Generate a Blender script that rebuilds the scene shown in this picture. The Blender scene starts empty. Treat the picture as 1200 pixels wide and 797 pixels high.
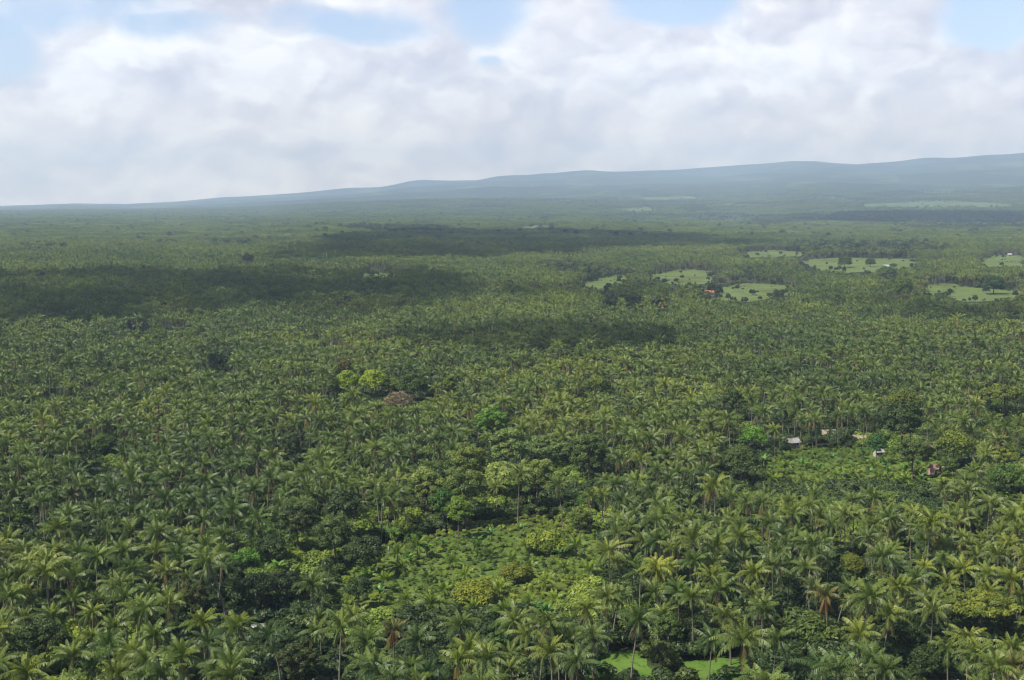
import bpy, math
import numpy as np
R = math.radians
rng = np.random.default_rng(7)

# ------------------------------------------------------------------ camera, world, sun, exposure
sc = bpy.context.scene
COL = sc.collection
W0, H0, F0 = 1200.0, 797.0, 1500.0
EYE = 236.0
CAMZ = 110.0
PITCH = math.atan((H0/2-EYE)/F0)
cam_d = bpy.data.cameras.new('camera'); cam = bpy.data.objects.new('camera', cam_d); COL.objects.link(cam)
cam.location = (0, 0, CAMZ); cam.rotation_euler = (R(90)-PITCH, 0, 0)
cam_d.sensor_width = 36; cam_d.lens = 36*F0/W0; cam_d.clip_start = 1; cam_d.clip_end = 120000
sc.camera = cam
SUN_EL, SUN_AZ = R(52), R(-125)      # azimuth of the sun measured clockwise from +Y (the view direction)
SD = np.array([math.sin(SUN_AZ)*math.cos(SUN_EL), math.cos(SUN_AZ)*math.cos(SUN_EL), math.sin(SUN_EL)])
sun_d = bpy.data.lights.new('sun', 'SUN'); sun = bpy.data.objects.new('sun', sun_d); COL.objects.link(sun)
sun_d.energy = 5.0; sun_d.angle = R(0.5); sun_d.color = (1, .93, .80)
from mathutils import Vector, Matrix
sun.rotation_euler = Vector(SD).to_track_quat('Z', 'Y').to_euler()
sun.location = (0, 0, 3000)
sc.view_settings.view_transform = 'Standard'; sc.view_settings.look = 'None'
sc.view_settings.gamma = 1; sc.view_settings.exposure = 0.46
sc.render.engine = 'CYCLES'
sc.render.filter_size = 1.1
cy = sc.cycles
cy.filter_width = 1.15
cy.max_bounces = 4; cy.diffuse_bounces = 2; cy.glossy_bounces = 1; cy.transmission_bounces = 2
cy.volume_bounces = 3; cy.transparent_max_bounces = 6; cy.use_denoising = True
cy.caustics_reflective = False; cy.caustics_refractive = False
cy.sample_clamp_indirect = 3

# ---- node helpers
class NT:
    def __init__(s, tree): s.t = tree; tree.nodes.clear()
    def n(s, typ, ins=None, **kw):
        nd = s.t.nodes.new(typ)
        for k, v in kw.items(): setattr(nd, k, v)
        for k, v in (ins or {}).items():
            sk = nd.inputs[k]
            if hasattr(v, 'is_output') or isinstance(v, bpy.types.NodeSocket): s.t.links.new(v, sk)
            else: sk.default_value = v
        return nd
    def m(s, op, a, b=0.0, c=0.0, clamp=False):
        nd = s.t.nodes.new('ShaderNodeMath'); nd.operation = op; nd.use_clamp = clamp
        for i, v in enumerate((a, b, c)):
            if isinstance(v, bpy.types.NodeSocket): s.t.links.new(v, nd.inputs[i])
            else: nd.inputs[i].default_value = v
        return nd.outputs[0]
    def mr(s, v, a, b, c=0.0, d=1.0, smooth=True):
        nd = s.t.nodes.new('ShaderNodeMapRange'); nd.interpolation_type = 'SMOOTHSTEP' if smooth else 'LINEAR'
        s.t.links.new(v, nd.inputs[0])
        for i, x in enumerate((a, b, c, d)): nd.inputs[i+1].default_value = x
        return nd.outputs[0]
    def mix(s, f, a, b, blend='MIX'):
        nd = s.t.nodes.new('ShaderNodeMix'); nd.data_type = 'RGBA'; nd.blend_type = blend
        for i, v in ((0, f), (6, a), (7, b)):
            if isinstance(v, bpy.types.NodeSocket): s.t.links.new(v, nd.inputs[i])
            elif i == 0: nd.inputs[i].default_value = v
            else: nd.inputs[i].default_value = (*v, 1) if len(v) == 3 else v
        return nd.outputs[2]
    def noise(s, vec, scale, detail=4, rough=.5, w=None, **kw):
        nd = s.t.nodes.new('ShaderNodeTexNoise')
        if w is not None: nd.noise_dimensions = '4D'; nd.inputs['W'].default_value = w
        s.t.links.new(vec, nd.inputs['Vector'])
        nd.inputs['Scale'].default_value = scale; nd.inputs['Detail'].default_value = detail; nd.inputs['Roughness'].default_value = rough
        return nd.outputs[0]

# ---- sky: Nishita air with a deck of cloud, all in sky directions
world = bpy.data.worlds.new('World'); sc.world = world; world.use_nodes = True
w = NT(world.node_tree)
tc = w.n('ShaderNodeTexCoord').outputs['Generated']
sky = w.n('ShaderNodeTexSky', sky_type='NISHITA', sun_disc=False, sun_elevation=SUN_EL, sun_rotation=SUN_AZ, altitude=100, dust_density=.6)
sep = w.n('ShaderNodeSeparateXYZ', {0: tc})
# tangent-like coordinates of the direction: azimuth angle and elevation angle
az = w.m('ARCTAN2', sep.outputs[0], sep.outputs[1])
el = w.m('ARCSINE', sep.outputs[2])
elw = w.m('MULTIPLY', el, 1.45)
P = w.n('ShaderNodeCombineXYZ', {0: az, 1: elw, 2: 0.0}).outputs[0]
# warp
wn = w.n('ShaderNodeTexNoise', {'Vector': P, 'Scale': 9.0, 'Detail': 3.0})
off = w.n('ShaderNodeVectorMath', {0: wn.outputs[1], 1: (.5, .5, .5)}, operation='SUBTRACT')
offs = w.n('ShaderNodeVectorMath', {0: off.outputs[0]}, operation='SCALE'); offs.inputs['Scale'].default_value = .06
Pw = w.n('ShaderNodeVectorMath', {0: P, 1: offs.outputs[0]}, operation='ADD').outputs[0]
def adir(px, py): return (px-600)/F0, (EYE-py)/F0
# gaps of blue sky (where the deck is open)
gap = None
for (px, py, rx, ry, a) in ((14, 66, 75, 46, 1.0), (110, 22, 150, 40, .62), (215, 45, 80, 28, .62), (430, 42, 90, 26, .6), (352, 30, 60, 20, .3),
                            (575, 22, 70, 40, .7), (778, 8, 80, 34, .8), (1130, 36, 80, 44, 1.05), (1030, 14, 60, 16, .35), (1188, 50, 40, 24, .9), (575, 75, 18, 10, .5)):
    cx, ce = adir(px, py)
    d = w.n('ShaderNodeVectorMath', {0: Pw, 1: (cx, ce*1.45, 0)}, operation='SUBTRACT').outputs[0]
    d = w.n('ShaderNodeVectorMath', {0: d, 1: (F0/rx, F0/ry/1.45, 1)}, operation='MULTIPLY').outputs[0]
    L = w.n('ShaderNodeVectorMath', {0: d}, operation='LENGTH').outputs[1]
    g = w.mr(L, 1.35, .3, 0, a)
    gap = g if gap is None else w.m('MAXIMUM', gap, g)
n_big = w.noise(Pw, 7.0, 8, .58)
n_sm = w.noise(Pw, 26.0, 6, .6)
# elsewhere, higher up, broken cloud
hi = w.mr(el, .19, .36, 0, .85)
dens = w.m('SUBTRACT', w.m('ADD', w.m('MULTIPLY', n_big, 1.2), w.m('MULTIPLY', n_sm, .35)), w.m('ADD', w.m('MULTIPLY', gap, .85), hi))
mask = w.mr(dens, .17, .70)
# relief of the deck: billows (smooth cells in two sizes) lit from the upper left, by the difference of two samples
def billow(vec):
    out = None
    for sc_, k_ in ((9.0, 1.0), (21.0, .5), (48.0, .26)):
        vv = w.n('ShaderNodeTexVoronoi', {'Vector': vec, 'Scale': sc_, 'Smoothness': 1.0}, feature='SMOOTH_F1', voronoi_dimensions='2D').outputs['Distance']
        q = w.m('MULTIPLY', vv, -k_); out = q if out is None else w.m('ADD', out, q)
    return out
P2_ = w.n('ShaderNodeVectorMath', {0: off.outputs[0]}, operation='SCALE'); P2_.inputs['Scale'].default_value = .035
Pb = w.n('ShaderNodeVectorMath', {0: Pw, 1: P2_.outputs[0]}, operation='ADD').outputs[0]
wn2 = w.n('ShaderNodeTexNoise', {'Vector': P, 'Scale': 30.0, 'Detail': 5.0, 'Roughness': .6})
off2 = w.n('ShaderNodeVectorMath', {0: wn2.outputs[1], 1: (.5, .5, .5)}, operation='SUBTRACT')
P3_ = w.n('ShaderNodeVectorMath', {0: off2.outputs[0]}, operation='SCALE'); P3_.inputs['Scale'].default_value = .045
Pb = w.n('ShaderNodeVectorMath', {0: Pb, 1: P3_.outputs[0]}, operation='ADD').outputs[0]
sh = w.n('ShaderNodeVectorMath', {0: Pb, 1: (-.008, .016, 0)}, operation='ADD').outputs[0]
r1 = w.m('SUBTRACT', billow(Pb), billow(sh))
r2 = w.m('SUBTRACT', w.noise(Pw, 5.0, 5, .55), .5)
r3 = w.m('SUBTRACT', w.noise(Pw, 18.0, 6, .6), .5)
lum = w.m('ADD', w.m('MULTIPLY', r1, 1.25), w.m('ADD', w.m('MULTIPLY', r2, 1.5), w.m('MULTIPLY', r3, .85)))
lum = w.m('ADD', lum, .56, clamp=True)
cr = w.n('ShaderNodeValToRGB', {0: lum}); e = cr.color_ramp.elements
e[0].position = .12; e[0].color = (.60, .60, .68, 1); e[1].position = .95; e[1].color = (1.0, .98, .96, 1)
m_ = e.new(.5); m_.color = (.76, .74, .785, 1)
low = w.mix(w.mr(el, .0, .10), (1.78, 1.46, 1.06), (1.0, 1.0, 1.0))
clc = w.n('ShaderNodeVectorMath', {0: cr.outputs[0], 1: low}, operation='MULTIPLY').outputs[0]
cl = w.n('ShaderNodeVectorMath', {0: clc}, operation='SCALE'); cl.inputs['Scale'].default_value = 11.0
skm = w.mix(w.mr(el, .17, .34), (1.55, 1.42, 1.5), (.78, .78, .78))
skb = w.n('ShaderNodeVectorMath', {0: sky.outputs[0], 1: skm}, operation='MULTIPLY').outputs[0]
col = w.mix(mask, skb, cl.outputs[0])
bg = w.n('ShaderNodeBackground', {'Color': col, 'Strength': 0.094})
w.n('ShaderNodeOutputWorld', {'Surface': bg.outputs[0]})

# ------------------------------------------------------------------ photo <-> ground
cp, sp = math.cos(PITCH), math.sin(PITCH)
def project(X, Y, Z):
    d = Y*cp - (Z-CAMZ)*sp
    u = Y*sp + (Z-CAMZ)*cp
    d = np.maximum(d, 1e-3)
    return W0/2 + F0*X/d, H0/2 - F0*u/d, d
_T = {}
def hnoise(x, y, wl, seed):
    # smooth value noise
    if seed not in _T: _T[seed] = np.random.default_rng(seed).random((64, 64))*2-1
    T = _T[seed]
    u, v = np.asarray(x)/wl+1000.3, np.asarray(y)/wl+1000.7
    i, j = np.floor(u).astype(int), np.floor(v).astype(int); a, b = u-i, v-j
    a = a*a*(3-2*a); b = b*b*(3-2*b)
    g = lambda p, q: T[p % 64, q % 64]
    return (g(i, j)*(1-a)+g(i+1, j)*a)*(1-b) + (g(i, j+1)*(1-a)+g(i+1, j+1)*a)*b
RX = np.array([-900, -300, 0, 40, 90, 150, 300, 400, 500, 600, 700, 800, 900, 950, 1000, 1100, 1200, 1500, 2000, 2600.])
RY = np.array([241, 241, 241, 240, 238.5, 239, 232, 223, 213, 207, 203.5, 199, 192, 187, 192, 189, 183, 172, 165, 190.])
RR = 26000.0
def height(x, y):
    x, y = np.asarray(x, float), np.asarray(y, float)
    r = np.hypot(x, y)
    px = 600 + F0*x/np.maximum(y, 1.0)
    px = np.where(y > 0, px, 9e9)
    ridge = CAMZ + (EYE-np.interp(px, RX, RY))/F0*RR
    ridge = np.where(y > 0.2*r, np.maximum(ridge, 0), 0)
    t = np.clip((r-6500)/(RR-6500), 0, 1)
    h = ridge*t**1.45
    t2 = np.clip((r-RR)/4000, 0, 1); h = h*(1-t2*t2*(3-2*t2)*.8)
    amp = np.clip((r-600)/3000, 0, 1)
    h = h + amp*2.2*hnoise(x, y, 700, 1) + t*85*hnoise(x, y, 2300, 2)*(ridge > 1)*np.clip(ridge/400, .1, 1) + t*55*hnoise(x, y, 800, 3)*np.clip(ridge/400, .1, 1)
    return h
def at(px, py, z=0.0):
    """ground point (plus z metres) that is seen at this photo pixel"""
    dx = (px-W0/2)/F0; dv = -(py-H0/2)/F0
    D = np.array([dx, cp+dv*sp, -sp+dv*cp])
    t = 100.0
    if D[2] < 0: t = max(100.0, min(4000.0, (CAMZ-8-z)/-D[2]*.9))
    while t < 29000:
        p = D*t
        if CAMZ+p[2] - (float(height(p[0], p[1]))+z) < 0: break
        t *= 1.01
    a, b = t/1.01, t
    for _ in range(30):
        m = (a+b)/2; p = D*m
        if CAMZ+p[2] - (float(height(p[0], p[1]))+z) < 0: b = m
        else: a = m
    p = D*b
    return p[0], p[1], float(height(p[0], p[1]))
def inpoly(px, py, poly):
    poly = np.asarray(poly, float); n = len(poly); c = np.zeros(np.shape(px), bool)
    for i in range(n):
        x1, y1 = poly[i]; x2, y2 = poly[i-1]
        if y1 == y2: continue
        cond = ((y1 > py) != (y2 > py)) & (px < (x2-x1)*(py-y1)/(y2-y1)+x1)
        c ^= cond
    return c

# ------------------------------------------------------------------ materials
def mat(name):
    m = bpy.data.materials.new(name); m.use_nodes = True
    return m, NT(m.node_tree)
def simple(name, color, rough=.8, var=.25, scale=3.0, metal=0, spec=.3):
    m, t = mat(name)
    g = t.n('ShaderNodeTexCoord').outputs['Object']
    nz = t.noise(g, scale, 5, .6)
    c = t.mix(t.mr(nz, .3, .7), [x*(1-var) for x in color], [min(1, x*(1+var)) for x in color])
    b = t.n('ShaderNodeBsdfPrincipled', {'Base Color': c, 'Roughness': rough, 'Metallic': metal, 'Specular IOR Level': spec})
    t.n('ShaderNodeOutputMaterial', {'Surface': b.outputs[0]})
    return m
def corrugated(name, c1, c2, rough=.5):
    m, t = mat(name)
    g = t.n('ShaderNodeTexCoord').outputs['Object']
    wv = t.n('ShaderNodeTexWave', {'Vector': g, 'Scale': 3.0}, wave_type='BANDS', bands_direction='X')
    nz = t.noise(g, .8, 6, .65)
    c = t.mix(t.mr(nz, .45, .62), c1, c2)
    bp = t.n('ShaderNodeBump', {'Height': wv.outputs[0], 'Strength': .5, 'Distance': .05})
    b = t.n('ShaderNodeBsdfPrincipled', {'Base Color': c, 'Roughness': rough, 'Normal': bp.outputs[0]})
    t.n('ShaderNodeOutputMaterial', {'Surface': b.outputs[0]})
    return m
def leafmat(name, ramp, use_color=True, rough=.45, spec=.35, trans=.25, rnd=.5):
    """foliage: 'tone' attribute picks along ramp; the object's colour and a per-object random multiply it"""
    m, t = mat(name)
    at_ = t.n('ShaderNodeAttribute', attribute_name='tone', attribute_type='GEOMETRY').outputs['Fac']
    cr = t.n('ShaderNodeValToRGB', {0: at_}); el_ = cr.color_ramp.elements
    el_[0].position = ramp[0][0]; el_[0].color = (*ramp[0][1], 1); el_[1].position = ramp[-1][0]; el_[1].color = (*ramp[-1][1], 1)
    for p_, c_ in ramp[1:-1]:
        q = el_.new(p_); q.color = (*c_, 1)
    oi = t.n('ShaderNodeObjectInfo')
    rv = t.n('ShaderNodeValToRGB', {0: oi.outputs['Random']}); ee = rv.color_ramp.elements
    k = rnd
    ee[0].position = 0; ee[0].color = (1-.45*k, 1-.35*k, 1-.2*k, 1); ee[1].position = 1; ee[1].color = (1+.75*k, 1+.45*k, 1+.2*k, 1)
    q = ee.new(.5); q.color = (1, 1, 1, 1); q = ee.new(.8); q.color = (1+.2*k, 1+.25*k, 1+.3*k, 1)
    c = t.mix(1.0, cr.outputs[0], rv.outputs[0], 'MULTIPLY')
    if use_color: c = t.mix(1.0, c, oi.outputs['Color'], 'MULTIPLY')
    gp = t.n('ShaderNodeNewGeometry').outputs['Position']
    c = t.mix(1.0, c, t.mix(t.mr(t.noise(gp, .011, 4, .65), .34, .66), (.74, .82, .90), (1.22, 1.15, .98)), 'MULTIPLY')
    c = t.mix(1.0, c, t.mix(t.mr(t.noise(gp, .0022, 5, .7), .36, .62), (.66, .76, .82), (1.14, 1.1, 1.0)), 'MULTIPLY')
    b = t.n('ShaderNodeBsdfPrincipled', {'Base Color': c, 'Roughness': rough, 'Specular IOR Level': spec})
    out = b.outputs[0]
    if trans:
        c2 = t.mix(1.0, c, (1.3, 1.5, .6), 'MULTIPLY')
        tr = t.n('ShaderNodeBsdfTranslucent', {'Color': c2})
        out = t.n('ShaderNodeMixShader', {0: trans, 1: out, 2: tr.outputs[0]}).outputs[0]
    t.n('ShaderNodeOutputMaterial', {'Surface': out})
    return m
M = {}
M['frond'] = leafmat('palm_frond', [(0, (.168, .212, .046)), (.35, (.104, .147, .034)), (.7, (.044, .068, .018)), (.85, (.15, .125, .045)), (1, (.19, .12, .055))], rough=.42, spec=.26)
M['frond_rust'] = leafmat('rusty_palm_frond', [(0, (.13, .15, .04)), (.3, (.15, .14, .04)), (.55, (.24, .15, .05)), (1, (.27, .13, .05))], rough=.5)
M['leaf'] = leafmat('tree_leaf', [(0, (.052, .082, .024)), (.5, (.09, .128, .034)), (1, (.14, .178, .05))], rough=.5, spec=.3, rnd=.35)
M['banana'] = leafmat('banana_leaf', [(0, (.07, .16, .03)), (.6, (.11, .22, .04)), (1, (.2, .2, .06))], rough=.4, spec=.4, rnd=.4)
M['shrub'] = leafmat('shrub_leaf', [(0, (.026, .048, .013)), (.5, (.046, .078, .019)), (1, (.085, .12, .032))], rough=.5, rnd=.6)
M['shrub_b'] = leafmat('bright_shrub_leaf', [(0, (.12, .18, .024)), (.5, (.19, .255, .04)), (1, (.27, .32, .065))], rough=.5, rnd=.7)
M['trunk'] = simple('palm_bark', (.17, .15, .12), .9, .3, 5)
M['bark'] = simple('tree_bark', (.14, .11, .085), .9, .3, 3)
M['stem'] = simple('banana_stem', (.16, .18, .07), .7, .3, 3)
M['nut'] = simple('coconut_husk', (.20, .17, .05), .5, .3, 2)
M['thatch'] = simple('thatch', (.30, .26, .19), .95, .3, 2)
M['thatch2'] = simple('fresh_thatch', (.25, .22, .16), .95, .3, 2)
M['white_roof'] = corrugated('white_sheet_roof', (.38, .385, .40), (.26, .23, .2))
M['grey_roof'] = corrugated('grey_sheet_roof', (.42, .43, .45), (.28, .24, .2))
M['pink_roof'] = corrugated('faded_red_sheet_roof', (.36, .21, .18), (.27, .15, .12))
M['red_roof'] = corrugated('orange_red_sheet_roof', (.36, .14, .085), (.28, .11, .07))
M['bamboo_wall'] = simple('bamboo_wall', (.33, .27, .18), .9, .25, 3)
M['white_wall'] = simple('limewashed_wall', (.42, .40, .36), .9, .1, 1)
M['pink_wall'] = simple('pink_painted_wall', (.5, .3, .27), .9, .12, 1)
M['wood'] = simple('weathered_wood', (.17, .12, .08), .85, .3, 3)
M['glass'] = simple('dark_window', (.03, .035, .04), .2, .1, 1)

# ground sheet material: undergrowth, fields and dark woods on the far slopes
def ground_material():
    m, t = mat('ground')
    g = t.n('ShaderNodeNewGeometry').outputs['Position']
    n1 = t.noise(g, .12, 6, .65); n2 = t.noise(g, .02, 5, .6); n3 = t.noise(g, .0016, 5, .6)
    under = t.mix(t.mr(n1, .35, .68), (.018, .026, .012), (.045, .06, .02))
    under = t.mix(t.mr(n2, .52, .66), under, (.075, .11, .03))
    under = t.mix(t.mr(t.noise(g, .5, 3, .6), .62, .72), under, (.09, .075, .045))
    # beyond: mosaic of fields and woods
    s = t.n('ShaderNodeVectorMath', {0: g, 1: (.0024, .0012, 0)}, operation='MULTIPLY').outputs[0]
    vo = t.n('ShaderNodeTexVoronoi', {'Vector': s, 'Scale': 1.0, 'Randomness': 1.0})
    vs = t.n('ShaderNodeSeparateColor', {0: vo.outputs['Color']}).outputs[0]
    far = t.mix(t.mr(vs, .62, .75), (.035, .055, .024), (.10, .14, .045))
    far = t.mix(t.mr(n3, .40, .56), (.026, .042, .02), far)
    r = t.n('ShaderNodeVectorMath', {0: g}, operation='LENGTH').outputs[1]
    c = t.mix(t.mr(r, 3500, 7000), under, far)
    bp = t.n('ShaderNodeBump', {'Height': n1, 'Strength': .6, 'Distance': 1.0})
    b = t.n('ShaderNodeBsdfPrincipled', {'Base Color': c, 'Roughness': .95, 'Specular IOR Level': .1, 'Normal': bp.outputs[0]})
    t.n('ShaderNodeOutputMaterial', {'Surface': b.outputs[0]})
    return m
M['ground'] = ground_material()
def field_material(name, ca, cb):
    m, t = mat(name)
    g = t.n('ShaderNodeNewGeometry').outputs['Position']
    c = t.mix(t.mr(t.noise(g, .035, 7, .7), .38, .62), ca, cb)
    c = t.mix(t.mr(t.noise(g, .011, 5, .7), .50, .62), c, [ca[0]*1.05, ca[1]*.72, ca[2]*.8])
    c = t.mix(t.mr(t.noise(g, .45, 6, .75), .50, .66), c, [ca[0]*.62, ca[1]*.52, ca[2]*.6])
    c = t.mix(t.mr(t.noise(g, .21, 5, .7), .60, .70), c, (.15, .13, .07))
    b = t.n('ShaderNodeBsdfPrincipled', {'Base Color': c, 'Roughness': .9, 'Specular IOR Level': .15})
    t.n('ShaderNodeOutputMaterial', {'Surface': b.outputs[0]})
    return m
M['lawn'] = field_material('bright_grass', (.075, .155, .02), (.12, .21, .035))
M['field'] = field_material('pasture', (.085, .14, .035), (.145, .19, .055))
M['scrub'] = field_material('scrubby_ground', (.07, .12, .022), (.12, .17, .035))

# ------------------------------------------------------------------ mesh collector
class MB:
    def __init__(s): s.v = []; s.f = []; s.t = []; s.m = []; s.n = 0
    def add(s, v, f, tone=0.0, mi=0):
        v = np.asarray(v, float).reshape(-1, 3)
        for q in f: s.f.append(tuple(int(i)+s.n for i in q))
        s.v.append(v); s.n += len(v)
        s.t.extend([tone]*len(f) if np.isscalar(tone) else list(tone)); s.m.extend([mi]*len(f))
    def quads(s, Q, tone=0.0, mi=0):
        Q = np.asarray(Q, float); k = len(Q)
        s.add(Q.reshape(-1, 3), np.arange(4*k).reshape(k, 4), tone, mi)
    def box(s, c, d, mi=0, rz=0.0):
        x, y, z = (q/2 for q in d)
        v = np.array([(a*x, b*y, e_*z) for e_ in (-1, 1) for b in (-1, 1) for a in (-1, 1)])
        if rz: v = v @ np.array([[math.cos(rz), math.sin(rz), 0], [-math.sin(rz), math.cos(rz), 0], [0, 0, 1]])
        s.add(v+np.array(c), [(0, 2, 3, 1), (4, 5, 7, 6), (0, 1, 5, 4), (2, 6, 7, 3), (0, 4, 6, 2), (1, 3, 7, 5)], 0, mi)
    def tube(s, pts, rad, k=6, mi=0, tone=0.0):
        pts = np.asarray(pts, float); rings = []
        for i, p in enumerate(pts):
            d = pts[min(i+1, len(pts)-1)]-pts[max(i-1, 0)]; d /= np.linalg.norm(d)+1e-9
            a = np.cross(d, (0, 0, 1) if abs(d[2]) < .9 else (1, 0, 0)); a /= np.linalg.norm(a); b = np.cross(d, a)
            th = np.arange(k)*2*math.pi/k
            rings.append(p+rad[i]*(np.cos(th)[:, None]*a+np.sin(th)[:, None]*b))
        f = [(i*k+j, i*k+(j+1) % k, (i+1)*k+(j+1) % k, (i+1)*k+j) for i in range(len(pts)-1) for j in range(k)]
        f.append(tuple(range((len(pts)-1)*k, len(pts)*k)))
        s.add(np.concatenate(rings), f, tone, mi)
    def mesh(s, name, mats, smooth=False):
        me = bpy.data.meshes.new(name)
        me.from_pydata(np.concatenate(s.v).tolist(), [], s.f)
        for m_ in (mats if isinstance(mats, (list, tuple)) else [mats]): me.materials.append(m_)
        me.polygons.foreach_set('material_index', s.m)
        a = me.attributes.new('tone', 'FLOAT', 'FACE'); a.data.foreach_set('value', np.asarray(s.t, np.float32))
        if smooth: me.polygons.foreach_set('use_smooth', [True]*len(s.f))
        me.update()
        return me
def new(name, me, parent=None, loc=(0, 0, 0), rz=0.0, scale=1.0):
    o = bpy.data.objects.new(name, me); COL.objects.link(o)
    o.location = loc; o.rotation_euler = (0, 0, rz); o.scale = (scale,)*3
    if parent: o.parent = parent
    return o
def tag(o, label, cat=None, group=None, kind=None):
    if label: o['label'] = label
    if cat: o['category'] = cat
    if group: o['group'] = group
    if kind: o['kind'] = kind
    return o

# ------------------------------------------------------------------ palm
def frond(mb, rg, org, az, el0, L, droop, nl, tone, mi=0, W=.95, seg=10):
    t = np.linspace(0, 1, seg+1)
    e_ = el0 - droop*t**1.25
    curve = rg.normal(0, .18)
    aa = az + curve*t
    ds = L/seg
    d = np.stack([np.cos(e_)*np.cos(aa), np.cos(e_)*np.sin(aa), np.sin(e_)], 1)
    p = np.concatenate([[org], org+np.cumsum(d[:-1]*ds, 0)])
    side = np.stack([-np.sin(aa), np.cos(aa), 0*aa], 1)
    up = np.cross(d, side)*1.0   # local 'up' of the blade
    up = -up if up[0, 2] < 0 and abs(el0) < 1.2 else up
    roll = rg.normal(0, .25)
    s2 = side*math.cos(roll)+up*math.sin(roll); u2 = up*math.cos(roll)-side*math.sin(roll)
    # stalk
    wv = (.07*(1-t)+.02)[:, None]
    Q = np.stack([p[:-1]-s2[:-1]*wv[:-1], p[1:]-s2[1:]*wv[1:], p[1:]+s2[1:]*wv[1:], p[:-1]+s2[:-1]*wv[:-1]], 1)
    mb.quads(Q+np.array([0, 0, .02]), min(1, tone*.6+.05), mi)
    tt = np.linspace(.14, .99, nl)
    ip = lambda A: np.stack([np.interp(tt, t, A[:, k]) for k in range(3)], 1)
    P_, D_, S_, U_ = ip(p), ip(d), ip(s2), ip(u2)
    ln = W*np.clip(np.sin(math.pi*(tt*.80+.12))**.7, .25, 1)*rg.uniform(.85, 1.1, nl)
    sag = rg.uniform(.55, .95)
    hw = L*(.85/nl)*.5
    for sg in (-1, 1):
        ld = S_*sg*math.cos(sag) - np.array([0, 0, 1.0])*math.sin(sag)*.9 + D_*.45 + rg.normal(0, .10, (nl, 3)) - U_*.05
        ld /= np.linalg.norm(ld, axis=1)[:, None]
        tip = P_+ld*ln[:, None]
        tip[:, 2] -= ln*.12
        h = D_*hw
        Q = np.stack([P_-h, P_+h, tip+h*.35, tip-h*.35], 1)
        mb.quads(Q, np.clip(tone+rg.normal(0, .06, nl), 0, 1), mi)
def palm_crown(mb, rg, org, nf=26, nl=18, L=4.9, mi=0, dead=2, seg=9, W=.95, upright=0.0):
    for i in range(nf):
        u = i/(nf-1)                              # 0 youngest
        az = i*2.39996+rg.normal(0, .15)
        el0 = R(84)-R(92)*u**1.0+rg.normal(0, R(9))+upright*.3
        droop = R(38)+R(58)*min(1, u*1.5)*(1-.35*upright)+rg.normal(0, R(11))
        l = L*(.66+.40*min(1, u*3))*rg.uniform(.84, 1.12)
        tone = .05+.55*u+rg.normal(0, .05)
        if i >= nf-dead: tone = rg.uniform(.85, 1); el0 = R(-55); droop = R(30); l *= .85
        r_ = .15
        frond(mb, rg, np.array(org)+[r_*math.cos(az), r_*math.sin(az), 0], az, el0, l, droop, nl, float(np.clip(tone, 0, 1)), mi, W, seg)
def trunk_pts(rg, H, lean, la, n=8):
    t = np.linspace(0, 1, n)
    off = lean*H*(t**1.8)
    w_ = rg.normal(0, .12)
    return np.stack([off*math.cos(la)+w_*np.sin(t*5), off*math.sin(la), H*t], 1), t
def make_palm_parts(seed, H, lean, dead, frondmat, nf=27, L=4.9, nl=18, W=.95, upright=0):
    rg = np.random.default_rng(seed)
    pts, t = trunk_pts(rg, H, lean, rg.uniform(0, 6.28))
    pts[0, 2] = -.6
    tb = MB(); tb.tube(pts, .20-.07*t+.10*np.exp(-t*12), 7)
    cb = MB(); palm_crown(cb, rg, pts[-1], nf, nl, L, 0, dead, 9, W, upright)
    nb = MB()
    nu_, nv_ = 20, 7; c = pts[-1]-[0, 0, .42]; V_ = [c+[0, 0, .38]]
    for q in range(1, nv_):
        th = math.pi*q/nv_
        for j in range(nu_):
            ph = 2*math.pi*j/nu_; r_ = .46*(1+.22*math.cos(5*ph+q*.9)*math.sin(th))
            V_.append(c+np.array([r_*math.sin(th)*math.cos(ph), r_*math.sin(th)*math.sin(ph), .38*math.cos(th)]))
    V_.append(c-[0, 0, .38])
    F_ = [(0, 1+j, 1+(j+1) % nu_) for j in range(nu_)]+[(1+q*nu_+j, 1+(q+1)*nu_+j, 1+(q+1)*nu_+(j+1) % nu_, 1+q*nu_+(j+1) % nu_) for q in range(nv_-2) for j in range(nu_)]
    k_ = 1+(nv_-2)*nu_; F_ += [(len(V_)-1, k_+(j+1) % nu_, k_+j) for j in range(nu_)]
    nb.add(V_, F_)
    return (tb.mesh('trunk', M['trunk'], True), cb.mesh('crown', frondmat), nb.mesh('coconut_cluster', M['nut'], True), H)
palm_kinds = []   # (parts, words)
specs = [(15.5, .03, 1, 24, 5.0, 'tall'), (13.5, .18, 3, 23, 5.1, 'leaning'), (12.0, .02, 0, 21, 4.8, 'upright'), (16.5, .08, 2, 25, 5.2, 'long-trunked'),
         (11.0, .16, 1, 22, 4.6, 'bent'), (14.5, .03, 5, 25, 4.9, 'shaggy'), (12.8, .06, 2, 17, 5.3, 'thin-crowned'), (14.0, .04, 2, 29, 4.8, 'full-crowned')]
for i, (H, ln_, dd, nf, L, wd) in enumerate(specs):
    palm_kinds.append((make_palm_parts(100+i, H, ln_, dd, M['frond'], nf, L), wd))
young_kinds = [(make_palm_parts(150+i, h_, .02, 0, M['frond'], 18, l_, 14, .9, .6), 'short young') for i, (h_, l_) in enumerate(((2.0, 4.0), (4.0, 4.3)))]
rust_kinds = [(make_palm_parts(170+i, h_, .03, 6, M['frond_rust'], 22, 4.6), 'rusty') for i, h_ in enumerate((13.0, 14.5))]

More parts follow.
